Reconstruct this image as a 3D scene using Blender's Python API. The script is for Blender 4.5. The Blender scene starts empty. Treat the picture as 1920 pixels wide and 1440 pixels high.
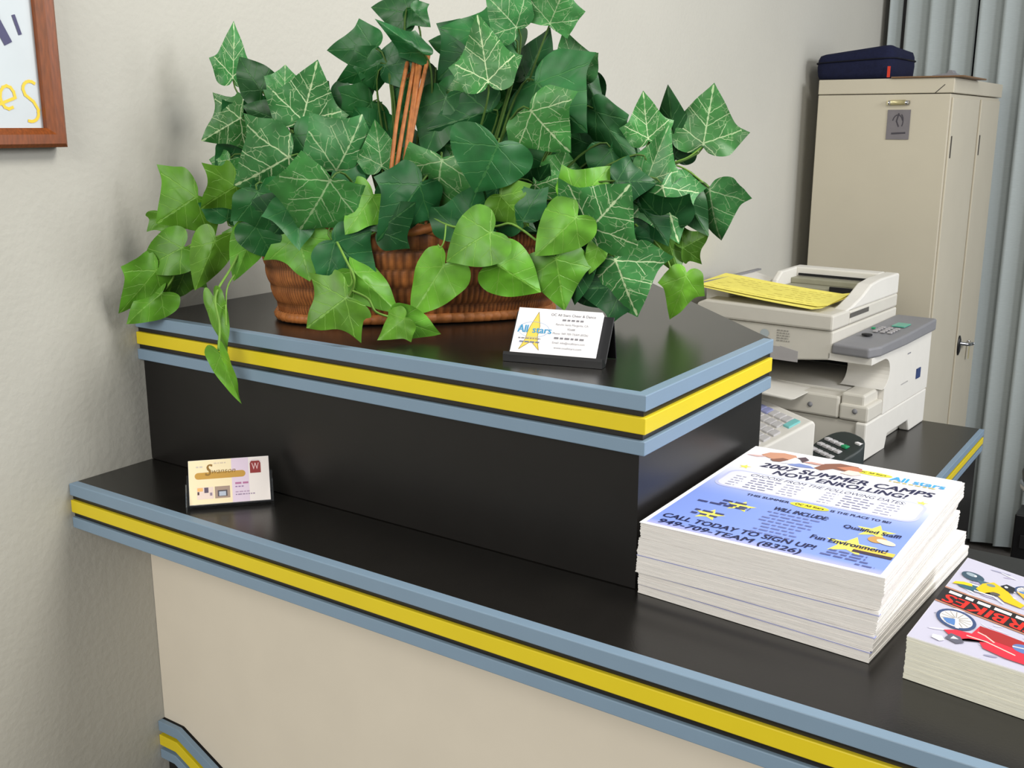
import bpy, math, random
from mathutils import Vector, Matrix
R_ = math.radians
random.seed(11)
scn = bpy.context.scene
col = scn.collection
FLOOR = -1.07            # ledge top is z = 0 while building; the whole place is lifted by 1.07 at the end
# ------------------------------------------------------------------ camera numbers (also used to place the ivy)
F = 1987.58; CAM = Vector((1.1227, -0.6999, 0.421)); YAW, PIT, ROL = .5981, .2406, .0014
fw = Vector((-math.sin(YAW)*math.cos(PIT), math.cos(YAW)*math.cos(PIT), -math.sin(PIT)))
rt = Vector((math.cos(YAW), math.sin(YAW), 0)); up = rt.cross(fw)
c_, s_ = math.cos(ROL), math.sin(ROL)
RT = c_*rt + s_*up; UP = -s_*rt + c_*up
FH = Vector((-math.sin(YAW), math.cos(YAW), 0))

def ray(x, y): return fw + RT*((x-960)/F) - UP*((y-720)/F)

def at_depth(x, y, d):            # the point of the sight line at horizontal depth d
    r = ray(x, y); return CAM + r*(d/r.dot(FH))

# ------------------------------------------------------------------ materials
def lin(c):
    out = []
    for v in c:
        v = v/255.0
        out.append(v/12.92 if v <= .04045 else ((v+.055)/1.055)**2.4)
    return out

def mat(name, c, rough=.5, spec=.5, var=.05, nscale=40, bump=0, bscale=200, metal=0, coat=0, stretch=None, alpha=None):
    m = bpy.data.materials.new(name); m.use_nodes = True
    nt = m.node_tree; b = nt.nodes['Principled BSDF']
    b.inputs['Roughness'].default_value = rough
    b.inputs['Specular IOR Level'].default_value = spec
    b.inputs['Metallic'].default_value = metal
    if coat: b.inputs['Coat Weight'].default_value = coat
    tc = nt.nodes.new('ShaderNodeTexCoord'); src = tc.outputs['Object']
    if stretch:
        mp = nt.nodes.new('ShaderNodeMapping'); mp.inputs['Scale'].default_value = stretch
        nt.links.new(src, mp.inputs['Vector']); src = mp.outputs['Vector']
    n = nt.nodes.new('ShaderNodeTexNoise'); n.inputs['Scale'].default_value = nscale; n.inputs['Detail'].default_value = 4
    nt.links.new(src, n.inputs['Vector'])
    rp = nt.nodes.new('ShaderNodeValToRGB'); l = lin(c)
    rp.color_ramp.elements[0].position = .3; rp.color_ramp.elements[1].position = .7
    rp.color_ramp.elements[0].color = [max(0, v*(1-var)) for v in l]+[1]
    rp.color_ramp.elements[1].color = [min(1, v*(1+var)) for v in l]+[1]
    nt.links.new(n.outputs['Fac'], rp.inputs['Fac']); nt.links.new(rp.outputs['Color'], b.inputs['Base Color'])
    if bump:
        n2 = nt.nodes.new('ShaderNodeTexNoise'); n2.inputs['Scale'].default_value = bscale; n2.inputs['Detail'].default_value = 3
        nt.links.new(src, n2.inputs['Vector'])
        bp = nt.nodes.new('ShaderNodeBump'); bp.inputs['Strength'].default_value = bump; bp.inputs['Distance'].default_value = .004
        nt.links.new(n2.outputs['Fac'], bp.inputs['Height']); nt.links.new(bp.outputs['Normal'], b.inputs['Normal'])
    return m

def print_mat(name, rough=.4, spec=.4):           # printed matter: the ink colour is stored on the mesh
    m = bpy.data.materials.new(name); m.use_nodes = True
    nt = m.node_tree; b = nt.nodes['Principled BSDF']
    a = nt.nodes.new('ShaderNodeAttribute'); a.attribute_name = 'Col'
    nt.links.new(a.outputs['Color'], b.inputs['Base Color'])
    b.inputs['Roughness'].default_value = rough; b.inputs['Specular IOR Level'].default_value = spec
    return m

def glass_mat(name):
    m = bpy.data.materials.new(name); m.use_nodes = True
    b = m.node_tree.nodes['Principled BSDF']
    b.inputs['Base Color'].default_value = (.95, .97, .98, 1); b.inputs['Roughness'].default_value = .04
    b.inputs['Transmission Weight'].default_value = 1; b.inputs['IOR'].default_value = 1.45
    return m

M = {}
M['wall'] = mat('painted_wall', (187, 185, 176), .8, .2, .03, 3, .18, 110)
M['floor'] = mat('carpet_floor', (96, 92, 88), .95, .1, .15, 300, .3, 500)
M['black'] = mat('black_laminate', (24, 22, 20), .27, .62, .1, 25, .02, 500)
M['blackpanel'] = mat('black_panel', (22, 20, 19), .36, .42, .08, 25)
M['cream'] = mat('cream_laminate', (216, 207, 191), .5, .35, .02, 12)
M['blue'] = mat('grey_blue_edge', (122, 144, 164), .42, .4, .02, 20)
M['yellow'] = mat('yellow_edge', (216, 194, 34), .4, .4, .02, 20)
M['groove'] = mat('groove_black', (14, 13, 15), .6, .2)
M['cab'] = mat('beige_metal', (190, 183, 165), .5, .35, .02, 8)
M['cabline'] = mat('gap_dark', (70, 66, 60), .7, .2)
M['brass'] = mat('brass', (205, 195, 150), .35, .5, .05, 60, metal=.5)
M['chrome'] = mat('chrome', (200, 200, 205), .18, .5, .02, 40, metal=1)
M['plastic_black'] = mat('black_plastic', (20, 20, 22), .35, .5, .1, 40)
M['navy'] = mat('navy_nylon', (24, 28, 54), .85, .2, .15, 120, .4, 900)
M['zip'] = mat('zip_dark', (10, 12, 26), .6, .2)
M['red'] = mat('red_tag', (200, 55, 35), .6, .3)
M['masonite'] = mat('brown_board', (120, 92, 66), .6, .3, .12, 60)
M['vane'] = mat('grey_fabric', (168, 176, 176), .9, .15, .05, 60, .15, 700, stretch=(1, 1, 14))
M['bronze'] = mat('dark_frame', (38, 34, 36), .4, .5)
M['pane'] = mat('tinted_pane', (18, 18, 28), .08, .5, .1, 5)
M['copier'] = mat('putty_plastic', (206, 202, 192), .5, .4, .015, 30)
M['copier2'] = mat('pale_plastic', (222, 219, 212), .5, .4, .015, 30)
M['copgrey'] = mat('grey_plastic', (128, 128, 132), .5, .4, .03, 30)
M['coplight'] = mat('label_grey', (168, 165, 166), .5, .4, .03, 30)
M['seam'] = mat('seam_dark', (92, 90, 86), .7, .2)
M['dark'] = mat('cavity_dark', (26, 26, 28), .6, .3)
M['olive'] = mat('tray_olive', (150, 148, 128), .5, .4)
M['lcd'] = mat('lcd_teal', (90, 170, 150), .3, .5)
M['green'] = mat('green_key', (20, 150, 95), .4, .5)
M['ypaper'] = mat('yellow_paper', (236, 224, 112), .8, .15, .05, 90)
M['key'] = mat('key_grey', (196, 194, 196), .5, .4)
M['keyblue'] = mat('key_blue', (150, 155, 200), .5, .4)
M['keyteal'] = mat('key_teal', (125, 200, 200), .5, .4)
M['termdark'] = mat('terminal_dark', (48, 56, 56), .45, .4)
M['white'] = mat('white_paper', (236, 234, 236), .8, .15, .02, 60)
M['poster'] = mat('poster_paper', (196, 204, 208), .5, .4, .02, 20)
M['edges'] = mat('paper_edges', (226, 222, 218), .9, .1, .10, 30, .3, 60, stretch=(1, 1, 60))
M['magedges'] = mat('booklet_edges', (224, 222, 208), .9, .1, .10, 30, .3, 60, stretch=(1, 1, 60))
M['print'] = print_mat('printed_ink')
M['gloss'] = print_mat('glossy_print', .35, .4)
M['acrylic'] = glass_mat('clear_acrylic')
M['frame'] = mat('oak_frame', (122, 62, 20), .4, .45, .25, 60, stretch=(6, 6, 1))
M['stem'] = mat('stem_green', (70, 100, 40), .6, .3, .2, 60)
M['vinestem'] = mat('vine_green', (110, 150, 60), .6, .3, .2, 60)
M['cane'] = mat('rattan_cane', (168, 104, 54), .5, .4, .25, 120)
M['soil'] = mat('dark_moss', (28, 32, 18), .95, .1, .3, 120)

def vein_mat(name, base, veincol, vein=1.0, fine=.6, rough=.42):
    m = bpy.data.materials.new(name); m.use_nodes = True
    nt = m.node_tree; N = nt.nodes; Lk = nt.links; b = N['Principled BSDF']
    def math_(op, a, bb=None, c=None):
        n = N.new('ShaderNodeMath'); n.operation = op
        for i, v in enumerate((a, bb, c)):
            if v is None: continue
            if isinstance(v, (int, float)): n.inputs[i].default_value = v
            else: Lk.new(v, n.inputs[i])
        return n.outputs[0]
    uv = N.new('ShaderNodeUVMap'); uv.uv_map = 'UVMap'
    sx = N.new('ShaderNodeSeparateXYZ'); Lk.new(uv.outputs['UV'], sx.inputs[0])
    ax = math_('ABSOLUTE', sx.outputs['X']); vy = sx.outputs['Y']
    wob = N.new('ShaderNodeTexNoise'); wob.inputs['Scale'].default_value = 9; Lk.new(uv.outputs['UV'], wob.inputs['Vector'])
    wv = math_('MULTIPLY', math_('SUBTRACT', wob.outputs['Fac'], .5), .05)
    total = None
    for (hx, hy, dx, dy, w, ln) in ((0, .02, 0, 1, .012, 1.0), (0, .06, .86, .50, .011, .62), (0, .06, .55, -.45, .008, .42),
                                    (0, .34, .70, .62, .007, .42), (0, .55, .66, .66, .006, .32), (.22, .19, .20, .90, .005, .26), (.22, .19, .93, .0, .005, .22)):
        L = math.hypot(dx, dy); dx /= L; dy /= L
        px = math_('SUBTRACT', ax, hx); py = math_('SUBTRACT', vy, hy)
        cr = math_('ABSOLUTE', math_('ADD', math_('SUBTRACT', math_('MULTIPLY', px, dy), math_('MULTIPLY', py, dx)), wv))
        al = math_('ADD', math_('MULTIPLY', px, dx), math_('MULTIPLY', py, dy))
        mr = N.new('ShaderNodeMapRange'); mr.interpolation_type = 'SMOOTHSTEP'
        Lk.new(cr, mr.inputs[0]); mr.inputs[1].default_value = w*.45; mr.inputs[2].default_value = w*1.3; mr.inputs[3].default_value = 1; mr.inputs[4].default_value = 0
        ok = math_('MULTIPLY', math_('GREATER_THAN', al, 0), math_('LESS_THAN', al, ln))
        k = math_('MULTIPLY', mr.outputs[0], ok)
        total = k if total is None else math_('MAXIMUM', total, k)
    vo = N.new('ShaderNodeTexVoronoi'); vo.feature = 'DISTANCE_TO_EDGE'; vo.inputs['Scale'].default_value = 7.5
    Lk.new(uv.outputs['UV'], vo.inputs['Vector'])
    mr = N.new('ShaderNodeMapRange'); Lk.new(vo.outputs['Distance'], mr.inputs[0]); mr.inputs[1].default_value = .008; mr.inputs[2].default_value = .035; mr.inputs[3].default_value = 1; mr.inputs[4].default_value = 0
    no = N.new('ShaderNodeTexNoise'); no.inputs['Scale'].default_value = 6; Lk.new(uv.outputs['UV'], no.inputs['Vector'])
    mr2 = N.new('ShaderNodeMapRange'); Lk.new(no.outputs['Fac'], mr2.inputs[0]); mr2.inputs[1].default_value = .42; mr2.inputs[2].default_value = .62
    fin = math_('MULTIPLY', math_('MULTIPLY', mr.outputs[0], mr2.outputs[0]), fine)
    at = N.new('ShaderNodeAttribute'); at.attribute_name = 'Col'
    tot = math_('MULTIPLY', math_('MAXIMUM', math_('MULTIPLY', total, vein), fin), at.outputs['Alpha'])
    mx0 = N.new('ShaderNodeMix'); mx0.data_type = 'RGBA'; mx0.blend_type = 'MULTIPLY'; mx0.inputs[0].default_value = 1
    tcn = N.new('ShaderNodeTexCoord'); n3 = N.new('ShaderNodeTexNoise'); n3.inputs['Scale'].default_value = 45; Lk.new(tcn.outputs['Object'], n3.inputs['Vector'])
    rp = N.new('ShaderNodeValToRGB'); l = lin(base)
    rp.color_ramp.elements[0].position = .3; rp.color_ramp.elements[1].position = .7
    rp.color_ramp.elements[0].color = [v*.78 for v in l]+[1]; rp.color_ramp.elements[1].color = [v*1.2 for v in l]+[1]
    Lk.new(n3.outputs['Fac'], rp.inputs['Fac'])
    Lk.new(rp.outputs['Color'], mx0.inputs[6]); Lk.new(at.outputs['Color'], mx0.inputs[7])
    mx = N.new('ShaderNodeMix'); mx.data_type = 'RGBA'; Lk.new(tot, mx.inputs[0]); Lk.new(mx0.outputs[2], mx.inputs[6]); mx.inputs[7].default_value = lin(veincol)+[1]
    Lk.new(mx.outputs[2], b.inputs['Base Color'])
    bp = N.new('ShaderNodeBump'); bp.inputs['Strength'].default_value = .35; bp.inputs['Distance'].default_value = .002; bp.invert = True
    Lk.new(total, bp.inputs['Height']); Lk.new(bp.outputs['Normal'], b.inputs['Normal'])
    b.inputs['Roughness'].default_value = rough; b.inputs['Specular IOR Level'].default_value = .35
    return m
M['leafV'] = vein_mat('variegated_leaf', (56, 118, 56), (200, 218, 170), .85, .6)
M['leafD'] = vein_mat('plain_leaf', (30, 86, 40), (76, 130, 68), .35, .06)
M['leafL'] = vein_mat('light_leaf', (92, 148, 40), (132, 178, 76), .4, .04)

def basket_mat():
    m = bpy.data.materials.new('woven_rattan'); m.use_nodes = True
    nt = m.node_tree; N = nt.nodes; Lk = nt.links; b = N['Principled BSDF']
    at = N.new('ShaderNodeAttribute'); at.attribute_name = 'Col'
    tc = N.new('ShaderNodeTexCoord'); n = N.new('ShaderNodeTexNoise'); n.inputs['Scale'].default_value = 70; n.inputs['Detail'].default_value = 5
    Lk.new(tc.outputs['Object'], n.inputs['Vector'])
    rp = N.new('ShaderNodeValToRGB'); rp.color_ramp.elements[0].position = .3; rp.color_ramp.elements[1].position = .72
    rp.color_ramp.elements[0].color = lin((124, 72, 34))+[1]; rp.color_ramp.elements[1].color = lin((184, 118, 62))+[1]
    Lk.new(n.outputs['Fac'], rp.inputs['Fac'])
    mx = N.new('ShaderNodeMix'); mx.data_type = 'RGBA'; mx.blend_type = 'MULTIPLY'; mx.inputs[0].default_value = 1
    Lk.new(rp.outputs['Color'], mx.inputs[6]); Lk.new(at.outputs['Color'], mx.inputs[7]); Lk.new(mx.outputs[2], b.inputs['Base Color'])
    b.inputs['Roughness'].default_value = .5
    return m
M['basket'] = basket_mat()

# ------------------------------------------------------------------ mesh builder
_text_cache = {}
def text_geo(s, shear=0.0, bold=0.0):
    key = (s, shear, bold)
    if key in _text_cache: return _text_cache[key]
    cu = bpy.data.curves.new('letters', 'FONT'); cu.body = s; cu.size = 1; cu.shear = shear; cu.resolution_u = 3; cu.offset = bold
    o = bpy.data.objects.new('letters', cu); col.objects.link(o)
    dg = bpy.context.evaluated_depsgraph_get(); dg.update()
    me = bpy.data.meshes.new_from_object(o.evaluated_get(dg))
    vs = [v.co.copy() for v in me.vertices]; fs = [tuple(p.vertices) for p in me.polygons]
    bpy.data.objects.remove(o); bpy.data.curves.remove(cu); bpy.data.meshes.remove(me)
    x0 = min(v.x for v in vs); x1 = max(v.x for v in vs); y0 = min(v.y for v in vs); y1 = max(v.y for v in vs)
    _text_cache[key] = (vs, fs, (x0, x1, y0, y1)); return _text_cache[key]

class MB:
    def __init__(s): s.v = []; s.f = []; s.m = []; s.c = []; s.sm = []; s.uv = []; s.mats = []
    def mi(s, m):
        if m not in s.mats: s.mats.append(m)
        return s.mats.index(m)
    def face(s, idx, m, c=(1, 1, 1), smooth=False): s.f.append(tuple(idx)); s.m.append(s.mi(m)); s.c.append(c); s.sm.append(smooth)
    def poly(s, pts, m, c=(1, 1, 1)):
        b = len(s.v); s.v += [Vector(p) for p in pts]; s.uv += [(0, 0)]*len(pts); s.face(range(b, b+len(pts)), m, c)
    def box(s, a, b, m, c=(1, 1, 1), X=None):
        x0, y0, z0 = a; x1, y1, z1 = b; k = len(s.v)
        P = [Vector(p) for p in ((x0, y0, z0), (x1, y0, z0), (x1, y1, z0), (x0, y1, z0), (x0, y0, z1), (x1, y0, z1), (x1, y1, z1), (x0, y1, z1))]
        if X: P = [X @ p for p in P]
        s.v += P; s.uv += [(0, 0)]*8
        for q in ((0, 3, 2, 1), (4, 5, 6, 7), (0, 1, 5, 4), (1, 2, 6, 5), (2, 3, 7, 6), (3, 0, 4, 7)): s.face([k+i for i in q], m, c)
    def prism(s, poly, f, lo, hi, m, c=(1, 1, 1), smooth=False):      # f(u, v, w) -> point; poly in (u, v), extruded in w
        k = len(s.v); n = len(poly)
        for w in (lo, hi):
            for u, v in poly: s.v.append(Vector(f(u, v, w))); s.uv.append((0, 0))
        s.face([k+i for i in range(n)][::-1], m, c); s.face([k+n+i for i in range(n)], m, c)
        for i in range(n): j = (i+1) % n; s.face((k+i, k+j, k+n+j, k+n+i), m, c, smooth)
    def tube(s, pts, r, m, n=8, c=(1, 1, 1), cap=True):
        pts = [Vector(p) for p in pts]; rings = []
        ref = Vector((0, 0, 1))
        for i, p in enumerate(pts):
            t = (pts[min(i+1, len(pts)-1)]-pts[max(i-1, 0)]).normalized()
            a = t.cross(ref)
            if a.length < .05: a = t.cross(Vector((1, 0, 0)))
            a.normalize(); b2 = t.cross(a); rr = r(i/(len(pts)-1)) if callable(r) else r
            k = len(s.v)
            for q in range(n):
                an = 2*math.pi*q/n; s.v.append(p+a*math.cos(an)*rr+b2*math.sin(an)*rr); s.uv.append((0, 0))
            rings.append(k)
        for i in range(len(rings)-1):
            for q in range(n): j = (q+1) % n; s.face((rings[i]+q, rings[i]+j, rings[i+1]+j, rings[i+1]+q), m, c, True)
        if cap:
            s.face([rings[0]+q for q in range(n)], m, c); s.face([rings[-1]+q for q in range(n)][::-1], m, c)
    def lathe(s, prof, m, n=40, c=(1, 1, 1), o=(0, 0, 0)):
        rings = []; o = Vector(o)
        for r, z in prof:
            k = len(s.v)
            for q in range(n): a = 2*math.pi*q/n; s.v.append(o+Vector((r*math.cos(a), r*math.sin(a), z))); s.uv.append((0, 0))
            rings.append(k)
        for i in range(len(rings)-1):
            for q in range(n): j = (q+1) % n; s.face((rings[i]+q, rings[i]+j, rings[i+1]+j, rings[i+1]+q), m, c, True)
        s.face([rings[0]+q for q in range(n)][::-1], m, c); s.face([rings[-1]+q for q in range(n)], m, c)
    def text(s, t, f, x, y, h, m, c, w=None, align='L', shear=0, bold=0, flip=False):   # f(u, v) -> point
        if bold:        # heavier strokes: the word is struck twice, a hair apart
            s.text(t, f, x, y, h, m, c, w, align, shear, 0, flip); o_ = f(0, 0); nn = (f(.01, 0)-o_).cross(f(0, .01)-o_).normalized()*2e-5
            f1_ = f; f = lambda u, v: f1_(u+h*.07, v)+nn
        vs, fs, (x0, x1, y0, y1) = text_geo(t, shear, 0); k = len(s.v)
        sc = h/.72; sx = sc if w is None else w/(x1-x0); ww = (x1-x0)*sx
        ox = x - (ww/2 if align == 'C' else ww if align == 'R' else 0)
        for v in vs:
            uu, vv = ox+(v.x-x0)*sx, y+v.y*sc
            if flip: uu, vv = 2*x-uu, 2*y-vv
            s.v.append(Vector(f(uu, vv))); s.uv.append((0, 0))
        for q in fs: s.face([k+i for i in q], m, c)
    def build(s, name, parent=None, bevel=0, seg=2, loc=None):
        me = bpy.data.meshes.new(name); me.from_pydata([tuple(v) for v in s.v], [], s.f)
        for m in s.mats: me.materials.append(m)
        me.uv_layers.new(name='UVMap'); me.color_attributes.new('Col', 'FLOAT_COLOR', 'CORNER')
        uvl = me.uv_layers['UVMap']; ca = me.color_attributes['Col']
        for p in me.polygons:
            p.material_index = s.m[p.index]; p.use_smooth = s.sm[p.index]; cc = s.c[p.index]
            for li in p.loop_indices:
                vi = me.loops[li].vertex_index
                uvl.data[li].uv = s.uv[vi]
                q = cc(s.v[vi]) if callable(cc) else cc
                ca.data[li].color = (q[0], q[1], q[2], q[3] if len(q) > 3 else 1)
        me.update()
        o = bpy.data.objects.new(name, me); col.objects.link(o)
        if parent: o.parent = parent
        if loc: o.location = loc
        if bevel:
            b = o.modifiers.new('edge', 'BEVEL'); b.width = bevel; b.segments = seg; b.limit_method = 'ANGLE'; b.angle_limit = R_(40)
            b.harden_normals = False
        return o

def tag(o, label=None, cat=None, group=None, kind=None):
    if label: o['label'] = label
    if cat: o['category'] = cat
    if group: o['group'] = group
    if kind: o['kind'] = kind
    return o

def thing(name, label, cat, loc=(0, 0, 0), rz=0, group=None):
    o = bpy.data.objects.new(name, None); o.empty_display_size = .05; col.objects.link(o)
    o.location = loc; o.rotation_euler = (0, 0, rz); return tag(o, label, cat, group)

def one(name, m, fn, parent=None, bevel=0, seg=2):
    b = MB(); fn(b); return b.build(name, parent, bevel, seg)

# ------------------------------------------------------------------ the room
b = MB(); b.box((-.12, -1.6, FLOOR), (0, 3.42, 1.45), M['wall']); tag(b.build('wall_left'), kind='structure')
b = MB(); b.box((-.12, -3.0, FLOOR-.05), (3.6, 3.6, FLOOR), M['floor']); tag(b.build('floor'), kind='structure')
b = MB(); b.box((0, 3.32, FLOOR), (3.4, 3.42, FLOOR+.10), M['wall']); b.box((2.6, 3.32, FLOOR+.1), (3.4, 3.42, 1.45), M['wall'])
b.box((0, 3.32, 1.25), (2.6, 3.42, 1.45), M['wall']); tag(b.build('wall_back'), kind='structure')
win = thing('window_1', None, None, (0, 3.34, FLOOR+.1)); tag(win, kind='structure')
b = MB()
b.box((0, -.02, 0), (.03, .03, 2.2), M['bronze']); b.box((2.56, -.02, 0), (2.6, .03, 2.2), M['bronze']); b.box((1.28, -.02, 0), (1.32, .03, 2.2), M['bronze'])
b.box((.03, -.02, 0), (2.56, .03, .05), M['bronze']); b.box((.03, -.02, 2.15), (2.56, .03, 2.2), M['bronze'])
b.build('window_frame', win)
b = MB(); b.box((.03, .005, .05), (2.56, .011, 2.15), M['pane']); b.build('window_pane', win)

# vertical blind
bl = thing('vertical_blind', 'grey fabric vertical blind hanging in front of the window behind the beige cabinet', 'blind', (0, 3.23, FLOOR))
b = MB(); b.box((.01, -.02, 2.36), (2.3, .02, 2.40), M['copier2']); b.build('headrail', bl, .003)
xs = [(.026, .064), (.083, .165), (.160, .243), (.238, .307), (.318, .398)]
x = .392
while x < 1.9: xs.append((x, x+.086)); x += .0765
for i, (xa, xb) in enumerate(xs):
    b = MB(); n = 8
    def cv(t, z, e=0): return Vector((xa+(xb-xa)*t, .030*(t-.5)+.004*math.sin(math.pi*t)+e, z))
    P = [(t/n) for t in range(n+1)]
    k = len(b.v)
    for e in (0, .0012):
        for z in (.02, 2.36):
            for t in P: b.v.append(cv(t, z, e)); b.uv.append((0, 0))
    W = n+1
    for t in range(n):
        b.face((k+t, k+t+1, k+W+t+1, k+W+t), M['vane'], smooth=True); b.face((k+2*W+t+1, k+2*W+t, k+3*W+t, k+3*W+t+1), M['vane'], smooth=True)
    b.face((k, k+W, k+3*W, k+2*W), M['vane']); b.face((k+n, k+2*W+n, k+3*W+n, k+W+n), M['vane'])
    b.build('vane', bl)

# picture frame
fr = thing('picture_frame', 'oak framed handwritten poster hanging on the wall at the upper left', 'picture', (.004, -.20, .395))
def fy(y): return y
W_, H_ = .46, .62
b = MB(); fwid = .021
def fp(o, poly, lo, hi): pass
y0, y1, z0, z1 = -.232, .229, 0, .62
prof = [(0, 0), (0, .016), (.004, .020), (.014, .020), (.021, .013), (.021, 0)]          # inward distance, height from the wall
loops = []
for d, h in prof:
    k = len(b.v)
    for (yy, zz) in ((y0+d, z0+d), (y1-d, z0+d), (y1-d, z1-d), (y0+d, z1-d)): b.v.append(Vector((h, yy, zz))); b.uv.append((0, 0))
    loops.append(k)
for i in range(len(prof)-1):
    for q in range(4): j = (q+1) % 4; b.face((loops[i]+q, loops[i]+j, loops[i+1]+j, loops[i+1]+q), M['frame'])
b.build('frame', fr)
b = MB(); b.box((.001, y0+.019, z0+.019), (.006, y1-.019, z1-.019), M['poster'])
def pf(u, v, e=.0066): return Vector((e, u, v))
def lifted(b, f, n=1):
    b.lift = getattr(b, 'lift', 0)+n; k = b.lift*1.6e-6
    o = f(0, 0); nn = (f(.01, 0)-o).cross(f(0, .01)-o).normalized()
    return lambda u, v: f(u, v)+nn*k
def scrawl(b, pts, w, m, f, c):
    f0_ = f
    pts = [Vector(p) for p in pts]
    for i in range(len(pts)-1):
        f = lifted(b, f0_); d = (pts[i+1]-pts[i]).normalized()*w*.4; nn = Vector((-d.y, d.x)).normalized()*w/2
        a0, a1 = pts[i]-d, pts[i+1]+d
        b.poly([f(*(a0+nn)), f(*(a0-nn)), f(*(a1-nn)), f(*(a1+nn))], m, c)
yel = lin((232, 196, 50)); ink = lin((52, 50, 92))
# "es" written large: frame-local (y, z); corner of the sheet at y=.21
def arc(cx, cy, rx, ry, a0, a1, n=10): return [(cx+rx*math.cos(R_(a0+(a1-a0)*i/n)), cy+ry*math.sin(R_(a0+(a1-a0)*i/n))) for i in range(n+1)]
scrawl(b, [(.160, .046), (.176, .052)]+arc(.1695, .053, .0085, .012, 0, 300), .0032, M['print'], pf, yel)
scrawl(b, arc(.1965, .062, .0085, .0085, 50, 180, 6)+[(.190, .056), (.199, .049), (.204, .040)]+arc(.1945, .037, .009, .009, 10, -110, 7), .0032, M['print'], pf, yel)
scrawl(b, arc(.135, .135, .03, .045, 0, 200), .010, M['print'], pf, ink)
scrawl(b, [(.166, .13), (.175, .112)], .010, M['print'], pf, ink); scrawl(b, [(.186, .137), (.191, .120)], .004, M['print'], pf, ink)
scrawl(b, [(.150, .13), (.158, .125), (.15, .118)], .008, M['print'], pf, yel)
b.build('poster', fr)

# ------------------------------------------------------------------ reception counter
TH = .0561; YU = .1117; ZU = .1892; XU = .7123; YB = .421; XE = 1.95; LB = .402
ct = thing('reception_counter', 'black laminate reception counter with raised tier and striped blue and yellow edges', 'counter', (0, 0, 0))
lev = [(0, .266), (.372, .65), (.76, 1)]
G = .004
def top_poly(zt, poly, name, parent):
    b = MB(); b.prism(poly, lambda u, v, w: (u, v, w), zt-TH+.002, zt-.0004, M['black']); return b.build(name, parent)
def trim_runs(path, zt, names=('blue_trim', 'yellow_trim', 'blue_trim'), th=TH, parent=ct, deep=.012):
    # path: corner points of the outer edge (x, y), left to right; mitred strips standing proud of the black core
    for (a, bb), nm in zip(lev, names):
        b = MB(); m = M['yellow'] if 'yellow' in nm else M['blue']
        pts = [Vector((p[0], p[1])) for p in path]; inn = []
        for i, p in enumerate(pts):
            ns = []
            if i > 0: d = (pts[i]-pts[i-1]).normalized(); ns.append(Vector((-d.y, d.x)))
            if i < len(pts)-1: d = (pts[i+1]-pts[i]).normalized(); ns.append(Vector((-d.y, d.x)))
            nn = sum(ns, Vector((0, 0)))/len(ns); nn = nn/nn.length_squared if len(ns) > 1 else nn
            inn.append(p+nn*deep)
        k = len(b.v); hi, lo = zt-th*a, zt-th*bb
        for z in (hi, lo):
            for p in pts: b.v.append(Vector((p.x, p.y, z))); b.uv.append((0, 0))
            for p in inn: b.v.append(Vector((p.x, p.y, z))); b.uv.append((0, 0))
        n = len(pts)
        for i in range(n-1):
            b.face((k+i, k+2*n+i, k+2*n+i+1, k+i+1), m); b.face((k+i, k+i+1, k+n+i+1, k+n+i), m)
            b.face((k+2*n+i, k+3*n+i, k+3*n+i+1, k+2*n+i+1), m); b.face((k+n+i, k+n+i+1, k+3*n+i+1, k+3*n+i), m)
        b.face((k, k+n, k+3*n, k+2*n), m); b.face((k+n-1, k+3*n-1, k+4*n-1, k+2*n-1), m)
        b.build(nm, parent, .0009, 2)
top_poly(0, [(.0005, G), (XE, G), (XE, LB), (.0005, LB)], 'lower_countertop', ct)
trim_runs([(.0005, 0), (XE, 0)], 0)
DX, DY = .36, .773
top_poly(ZU, [(.0005, YU+G), (XU-G, YU+G), (XU-G, YB), (DX, DY), (.0005, DY)], 'raised_countertop', ct)
trim_runs([(.0005, YU), (XU, YU), (XU, YB-.002)], ZU)
b = MB(); yr, xr = .1202, .7030
b.box((.0005, yr, .0005), (xr, yr+.018, ZU-TH+.002), M['blackpanel']); b.box((xr-.018, yr+.018, .0005), (xr, YB-.004, ZU-TH+.002), M['blackpanel'])
b.build('riser', ct)
PY = .1057
# front: cream board above, black board below the slanting striped band
zb = -.3665; bx = .041; ex = .66; sl = math.tan(R_(25.5))
def bandz(x): return zb if x < bx else zb-(x-bx)*sl
b = MB(); b.prism([(.0005, bandz(0)-.02), (bx, bandz(bx)-.02), (1.2, bandz(1.2)-.02), (XE, bandz(1.2)-.02), (XE, -TH+.002), (.0005, -TH+.002)], lambda u, v, w: (u, w, v), PY, PY+.018, M['cream']); b.build('front_panel', ct)
b = MB(); b.prism([(.0005, FLOOR+.0005), (XE, FLOOR+.0005), (XE, bandz(1.2)-.021), (1.2, bandz(1.2)-.021), (bx, bandz(bx)-.021), (.0005, bandz(0)-.021)], lambda u, v, w: (u, w, v), PY+.001, PY+.019, M['blackpanel']); b.build('lower_panel', ct)
cs = 1/math.cos(R_(25.5))
b = MB(); b.prism([(.0005, zb), (bx, zb), (1.2, bandz(1.2)), (1.2, bandz(1.2)-TH*cs), (bx, zb-TH*1.04), (.0005, zb-TH)], lambda u, v, w: (u, w, v), PY-.004, PY+.0005, M['groove']); b.build('band_backing', ct)
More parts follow.
